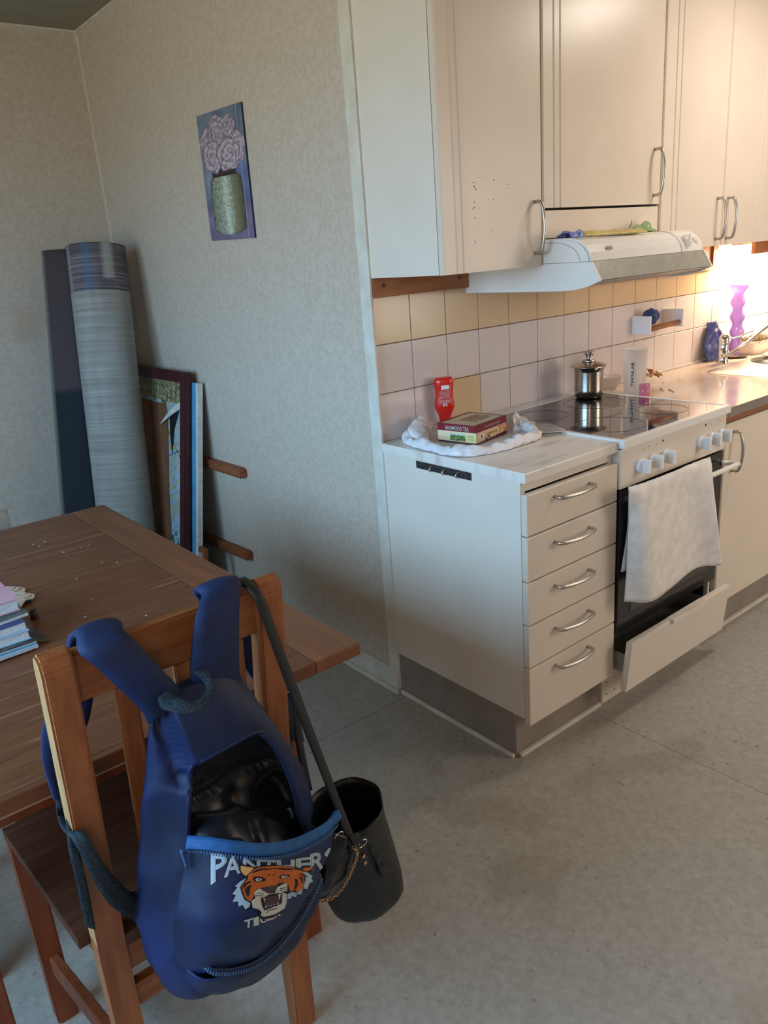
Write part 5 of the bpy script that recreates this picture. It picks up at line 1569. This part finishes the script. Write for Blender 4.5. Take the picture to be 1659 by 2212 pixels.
emblem = [
 ('print_black', .0020, [[(470, 460), (500, 458), (640, 490), (760, 470), (900, 472), (1060, 486), (1180, 510), (1320, 482), (1318, 510), (1270, 548), (1310, 640), (1300, 700), (1240, 770), (1150, 800), (1090, 830), (1010, 870), (1000, 930), (980, 990), (900, 1040), (830, 1070), (780, 1085), (720, 1090), (688, 1060), (690, 1010), (640, 960), (600, 930), (560, 985), (520, 975), (450, 930), (400, 880), (385, 800), (420, 710), (500, 640), (545, 605), (490, 580), (455, 520)]]),
 ('print_blue', .0026, [[(545, 612), (470, 660), (410, 715), (440, 725), (385, 800), (425, 815), (388, 890), (450, 885), (455, 945), (500, 925), (530, 978), (580, 945), (585, 905), (520, 870), (490, 800), (470, 730), (495, 680)],
    [(1180, 545), (1240, 560), (1300, 600), (1280, 615), (1302, 660), (1260, 680), (1240, 740), (1200, 735), (1195, 700), (1215, 650), (1210, 600)],
    [(1010, 860), (1010, 800), (1070, 770), (1110, 785), (1150, 760), (1190, 735), (1170, 800), (1120, 795), (1110, 830), (1060, 820), (1050, 845)]]),
 ('print_orange', .0032, [[(560, 585), (600, 540), (660, 500), (760, 482), (900, 478), (1060, 492), (1170, 540), (1230, 600), (1190, 620), (1205, 680), (1180, 745), (1120, 770), (1095, 745), (1040, 770), (1015, 690), (960, 665), (900, 680), (890, 700), (800, 715), (720, 730), (660, 745), (610, 850), (580, 890), (530, 850), (490, 740), (500, 680), (560, 630)],
    [(1190, 505), (1300, 492), (1290, 515), (1220, 548), (1180, 530)]]),
 ('print_tan', .0034, [[(478, 472), (520, 478), (630, 498), (590, 540), (540, 590), (510, 580), (478, 530)]]),
 ('print_pale', .0038, [[(640, 770), (680, 740), (720, 745), (760, 785), (800, 800), (860, 790), (890, 720), (960, 680), (1005, 675), (1005, 760), (940, 775), (1000, 800), (995, 900), (970, 960), (990, 950), (900, 1010), (850, 1035), (790, 1050), (740, 1060), (700, 1045), (710, 1010), (680, 980), (610, 960), (595, 880), (640, 850), (625, 800)]]),
 ('print_black', .0044, [[(695, 850), (740, 838), (800, 805), (890, 790), (945, 790), (940, 900), (900, 930), (740, 990), (712, 940)],
    [(520, 760), (550, 715), (600, 690), (575, 760), (560, 850), (545, 820)], [(500, 690), (570, 650), (600, 660), (530, 705), (505, 760)],
    [(1085, 620), (1120, 635), (1130, 690), (1100, 745), (1085, 720), (1100, 680)], [(1130, 590), (1180, 620), (1185, 690), (1165, 650)],
    [(620, 600), (700, 598), (760, 620), (750, 650), (640, 665), (615, 640)], [(905, 600), (960, 570), (1030, 580), (1030, 600), (930, 622)],
    [(780, 560), (815, 585), (800, 590)], [(875, 555), (835, 585), (850, 590)],
    [(600, 545), (700, 515), (850, 500), (1060, 520), (1060, 528), (850, 510), (700, 528), (605, 560)], [(640, 520), (760, 495), (760, 501), (650, 530)], [(900, 500), (1100, 508), (1160, 535), (1100, 520), (900, 506)],
    [(760, 1012), (800, 980), (880, 965), (885, 972), (800, 990), (765, 1020)],
    [(650, 790), (730, 800), (730, 806), (650, 797)], [(640, 820), (720, 822), (720, 829), (640, 827)], [(920, 735), (1000, 712), (1000, 719), (920, 742)], [(920, 755), (1005, 735), (1005, 742), (920, 762)]]),
 ('print_plum', .0050, [[(700, 742), (760, 715), (890, 702), (875, 745), (830, 790), (800, 795), (755, 780), (720, 765)],
    [(740, 850), (800, 830), (895, 815), (905, 880), (880, 915), (820, 935), (745, 950), (735, 900)],
    [(1130, 560), (1180, 570), (1240, 605), (1200, 612)]]),
 ('print_pale', .0056, [[(722, 850), (740, 850), (738, 905)], [(895, 800), (925, 795), (905, 880)], [(742, 965), (750, 925), (762, 958)], [(880, 925), (888, 885), (900, 918)],
    [(768, 948), (780, 930), (790, 945)], [(800, 942), (812, 925), (822, 938)], [(835, 932), (848, 912), (858, 925)],
    [(636, 632), (665, 612), (715, 625), (700, 645), (655, 655)], [(930, 598), (955, 580), (1010, 588), (985, 605), (945, 612)]]),
 ('print_black', .0060, [[(665, 628), (680, 620), (692, 632), (680, 645), (666, 640)], [(958, 590), (972, 584), (980, 595), (968, 603)]])]
for m_, off, polys in emblem:
    for grp in ([[P] for P in polys] if m_ == 'print_blue' else [polys]):
        decal('tiger_print', [T(P) for P in grp], m_, bk, off * .45 + .0012)

# straps
def PR(a, b): return (at(*a), at(*b))
ribbon('shoulder_strap', [PR((395, 1505, -.938), (318, 1560, -.938)), PR((378, 1478, -.942), (304, 1532, -.942)), PR((330, 1428, -.944), (262, 1490, -.942)), PR((290, 1385, -.938), (208, 1440, -.936)), PR((268, 1366, -.928), (172, 1412, -.924)),
                        (Vector((-1.168, -.905, 1.002)), Vector((-1.228, -.905, 1.000))), (Vector((-1.176, -.880, 1.001)), Vector((-1.226, -.880, .998))), (Vector((-1.186, -.862, .980)), Vector((-1.232, -.864, .975))),
                        PR((196, 1535, -.850), (140, 1500, -.855)), PR((170, 1610, -.838), (96, 1560, -.830)), PR((160, 1680, -.828), (92, 1640, -.822)), PR((160, 1740, -.822), (118, 1730, -.818))], 'navy_strap', bk, .009, 7, 4, crown=.004)
ribbon('shoulder_strap', [PR((520, 1470, -.935), (415, 1475, -.938)), PR((513, 1440, -.938), (412, 1448, -.942)), PR((512, 1360, -.936), (418, 1375, -.938)), PR((514, 1300, -.928), (426, 1320, -.928)), (Vector((-.986, -.908, 1.003)), Vector((-1.048, -.908, 1.003))),
                        (Vector((-.984, -.880, 1.002)), Vector((-1.046, -.880, 1.002))), (Vector((-.976, -.862, .980)), Vector((-1.036, -.862, .980))), PR((566, 1365, -.850), (490, 1370, -.850)), PR((600, 1440, -.832), (520, 1430, -.832)), PR((640, 1530, -.820), (600, 1540, -.820)), PR((655, 1600, -.830), (620, 1600, -.835))], 'navy_strap', bk, .009, 7, 4, crown=.004)
ribbon('shoulder_strap', [(at(618, 1495, -.822), at(636, 1490, -.822)), (at(612, 1570, -.835), at(634, 1570, -.840)), (at(614, 1640, -.87), at(632, 1650, -.87)), (at(640, 1720, -.89), at(660, 1725, -.89))], 'webbing', bk, .003, 6)
ribbon('strap_webbing', [PR((120, 1725, -.820), (152, 1722, -.820)), PR((124, 1762, -.830), (158, 1765, -.832)), PR((135, 1790, -.862), (165, 1795, -.868)), PR((160, 1820, -.905), (184, 1800, -.908)), PR((215, 1925, -.912), (228, 1870, -.912)), PR((250, 1965, -.905), (268, 1915, -.905)), PR((292, 1990, -.888), (296, 1935, -.890))], 'webbing', bk, .0028, 6)
ribbon('strap_webbing', [PR((142, 1770, -.858), (162, 1768, -.858)), PR((150, 1840, -.905), (172, 1838, -.905)), PR((168, 1920, -.905), (190, 1918, -.905)), PR((184, 2000, -.895), (207, 2008, -.895))], 'webbing', bk, .0028, 6)
bm = bmesh.new(); plate(bm, at(143, 1742, -.826), Vector((1, 0, .15)).normalized(), Vector((.1, 0, 1)).normalized(), .03, .012, .006); bm_obj('strap_buckle', bm, 'lining_black', bk)
patch('strap_anchor', [[at(262, 1915, -.893), at(290, 1925, -.885), at(330, 1900, -.90)], [at(255, 1950, -.893), at(285, 1960, -.888), at(330, 1960, -.90)], [at(290, 1990, -.888), at(300, 2000, -.885), at(330, 2030, -.90)]], 'navy', bk, 4, 4, .004)
ribbon('carry_handle', [PR((340, 1508, -.952), (365, 1490, -.950)), PR((350, 1530, -.968), (378, 1502, -.962)), PR((385, 1540, -.985), (392, 1510, -.978)), PR((425, 1540, -.995), (422, 1515, -.986)), PR((455, 1515, -.990), (440, 1498, -.980)), PR((460, 1475, -.975), (444, 1478, -.968)), PR((446, 1442, -.955), (418, 1452, -.952))], 'webbing', bk, .004, 6)
# ------------------------------------------------------------------ bucket bag on its strap
ba = thing('bucket_bag', (-.85, -.93, .35), 'small black leather bucket bag hanging from the right post of the oak chair', 'handbag')
cR, cB = at(745, 1742, -.930), at(790, 1930, -.890)
rings_, seg = [], 48
prof = [(0, 1.0, 1.0), (.06, 1.0, 1.0), (.10, .985, 1.0), (.25, .99, 1.0), (.45, 1.02, 1.0), (.65, 1.06, 1.02), (.82, 1.10, 1.03), (.93, 1.08, 1.0), (1.0, .96, .9)]
R0 = .069
Zb = Vector((0, 0, 1))
bm = bmesh.new()
def bring(c, r, zt, wob, dz=0):
    out_ = []
    for k in range(seg):
        a = 2 * math.pi * k / seg
        rr = r * (1 + wob * .035 * math.sin(3 * a + zt * 4) + wob * .02 * math.sin(7 * a + 2))
        out_.append(bm.verts.new(c + Vector((rr * 1.02 * math.cos(a), rr * .92 * math.sin(a), dz + .006 * math.cos(a - 1) * wob))))
    return out_
outer = [bring(cR.lerp(cB, t), R0 * s, t, 1) for t, s, _ in prof]
inner = [bring(cR.lerp(cB, t), R0 * s - .003, t, 1) for t, s, _ in reversed(prof[:-2])]
allr = outer[::-1] + inner[::-1]
allr = outer[::-1] + [bring(cR.lerp(cB, t), R0 * s - .003, t, 1) for t, s, _ in prof[:-1]]
for v in inner: 
    for x in v: bm.verts.remove(x)
for A, B in zip(allr[:-1], allr[1:]):
    for k in range(seg): bm.faces.new((A[k], A[(k + 1) % seg], B[(k + 1) % seg], B[k]))
bm.faces.new(allr[0]); bm.faces.new(allr[-1])
bm_obj('bag_body', bm, 'leather', ba, smooth=True)
bm = bmesh.new()
c_ = cR.copy(); add_tube(bm, [c_ + Vector((R0 * 1.02 * math.cos(a * math.pi / 24) * (1 + .035 * math.sin(3 * a * math.pi / 24) + .02 * math.sin(7 * a * math.pi / 24 + 2)), R0 * .92 * math.sin(a * math.pi / 24) * (1 + .035 * math.sin(3 * a * math.pi / 24) + .02 * math.sin(7 * a * math.pi / 24 + 2)), .006 * math.cos(a * math.pi / 24 - 1))) for a in range(48)], .0022, 8, closed=True)
bm_obj('rim_binding', bm, 'leather_shiny', ba, smooth=True)
# front pleats where the drawcord pulls
patch('pleated_flap', [[at(px, py, y) for px, py, y in r_] for r_ in [
    [(706, 1802, -1.000), (725, 1800, -1.003), (748, 1806, -1.006), (764, 1815, -1.006)],
    [(694, 1845, -.995), (715, 1845, -1.008), (740, 1850, -1.010), (760, 1855, -1.004)],
    [(684, 1890, -.990), (705, 1900, -1.003), (728, 1900, -1.002), (748, 1895, -.998)],
    [(680, 1935, -.980), (695, 1940, -.988), (712, 1935, -.988), (730, 1925, -.985)]]], 'leather_shiny', ba, 7, 7, .003, ripple=.006, rscale=35)
patch('side_tassel', [[at(px, py, y) for px, py, y in r_] for r_ in [
    [(790, 1818, -.985), (800, 1820, -.985)], [(800, 1840, -.985), (815, 1842, -.983)], [(815, 1870, -.980), (832, 1868, -.978)], [(822, 1895, -.978), (838, 1890, -.975)]]], 'leather_shiny', ba, 5, 7, .004, ripple=.004, rscale=50)
ribbon('drawcord_tab', [PR((768, 1825, -.998), (786, 1822, -.998)), PR((776, 1850, -.996), (792, 1848, -.996)), PR((784, 1872, -.990), (796, 1868, -.990))], 'leather_shiny', ba, .003, 4)
for px, py in ((785, 1850), (788, 1864)):
    lathe('rivet', [(0, 0), (.0035, 0), (.003, .002), (0, .003)], at(px, py, -1.0), 'gold', ba, 14, axis=(-.2, -1, .5))
for px, py, r_ in ((783, 1822, .009), (732, 1806, .009)):
    c_ = at(px, py, -1.006)
    bm = bmesh.new(); add_tube(bm, [c_ + Vector((r_ * math.cos(a * .3927), -.003 * math.sin(a * .3927), r_ * math.sin(a * .3927))) for a in range(16)], .0012, 6, closed=True)
    bm_obj('ring', bm, 'chrome', ba, smooth=True)
# strap: one side runs straight down in front, the other behind
ribbon('bag_strap', [(at(776, 1835, -1.008), at(757, 1838, -1.010)), (at(752, 1775, -.998), at(738, 1782, -1.0)), (at(700, 1640, -.976), at(684, 1646, -.978)), (at(640, 1480, -.952), at(622, 1488, -.954)), (at(590, 1345, -.938), at(572, 1352, -.940)), (at(566, 1282, -.932), at(548, 1292, -.932)),
                     (Vector((-.968, -.912, .998)), Vector((-.984, -.912, .998))), (Vector((-.966, -.884, .998)), Vector((-.982, -.884, .998))), (Vector((-.960, -.866, .975)), Vector((-.976, -.866, .975))), (Vector((-.952, -.858, .93)), Vector((-.966, -.858, .93))),
                     (Vector((-.936, -.846, .87)), Vector((-.950, -.846, .87))), (at(636, 1500, -.845), at(622, 1502, -.845)), (at(653, 1600, -.855), at(639, 1602, -.855)), (at(674, 1706, -.872), at(658, 1712, -.872))], 'leather_strap', ba, .0035, 8)
bm = bmesh.new(); plate(bm, at(767, 1812, -1.008), Vector((1, 0, -.2)).normalized(), Vector((-.2, .3, 1)).normalized(), .020, .018, .006); bm_obj('strap_keeper', bm, 'leather_strap', ba)
bm = bmesh.new(); c_ = at(623, 1484, -.850); add_tube(bm, [c_ + Vector((.006 * math.cos(a * .3927), 0, .010 * math.sin(a * .3927))) for a in range(16)], .0012, 6, closed=True)
bm_obj('ring', bm, 'chrome', ba, smooth=True)
# chain
cp = catmull([at(px, py, y) for px, py, y in ((764, 1828, -1.012), (772, 1845, -1.014), (762, 1875, -1.014), (748, 1905, -1.008), (730, 1930, -1.002), (708, 1943, -.996), (690, 1945, -.990), (677, 1938, -.985))], 20)
Ls = [0]
for a, b in zip(cp[:-1], cp[1:]): Ls.append(Ls[-1] + (b - a).length)
nl = 24; lme = None
bm = bmesh.new()
add_tube(bm, [Vector((.0052 * math.cos(a * .5236), .0030 * math.sin(a * .5236), 0)) for a in range(12)], .00095, 6, closed=True)
lme = bpy.data.meshes.new('chain_link'); bm.to_mesh(lme); bm.free(); lme.materials.append(MATS['gold'])
for p in lme.polygons: p.use_smooth = True
for i in range(nl):
    s = Ls[-1] * (i + .5) / nl
    k = max(j for j in range(len(Ls)) if Ls[j] <= s); k = min(k, len(cp) - 2)
    t = (cp[k + 1] - cp[k]).normalized(); p = cp[k].lerp(cp[k + 1], (s - Ls[k]) / max(1e-9, Ls[k + 1] - Ls[k]))
    n0 = Vector((0, -1, .4)); n0 = (n0 - t * n0.dot(t)).normalized(); y_ = n0.cross(t)
    if i % 2: n0, y_ = (n0 + y_ * .9).normalized(), (y_ - n0 * .9).normalized()
    o = bpy.data.objects.new('chain_link', lme); COL.objects.link(o); o.parent = ba
    mm = Matrix.Identity(4)
    for q_ in range(3): mm[q_][0], mm[q_][1], mm[q_][2], mm[q_][3] = t[q_], y_[q_], n0[q_], p[q_] - ORIGIN[ba][q_]
    o.matrix_local = mm
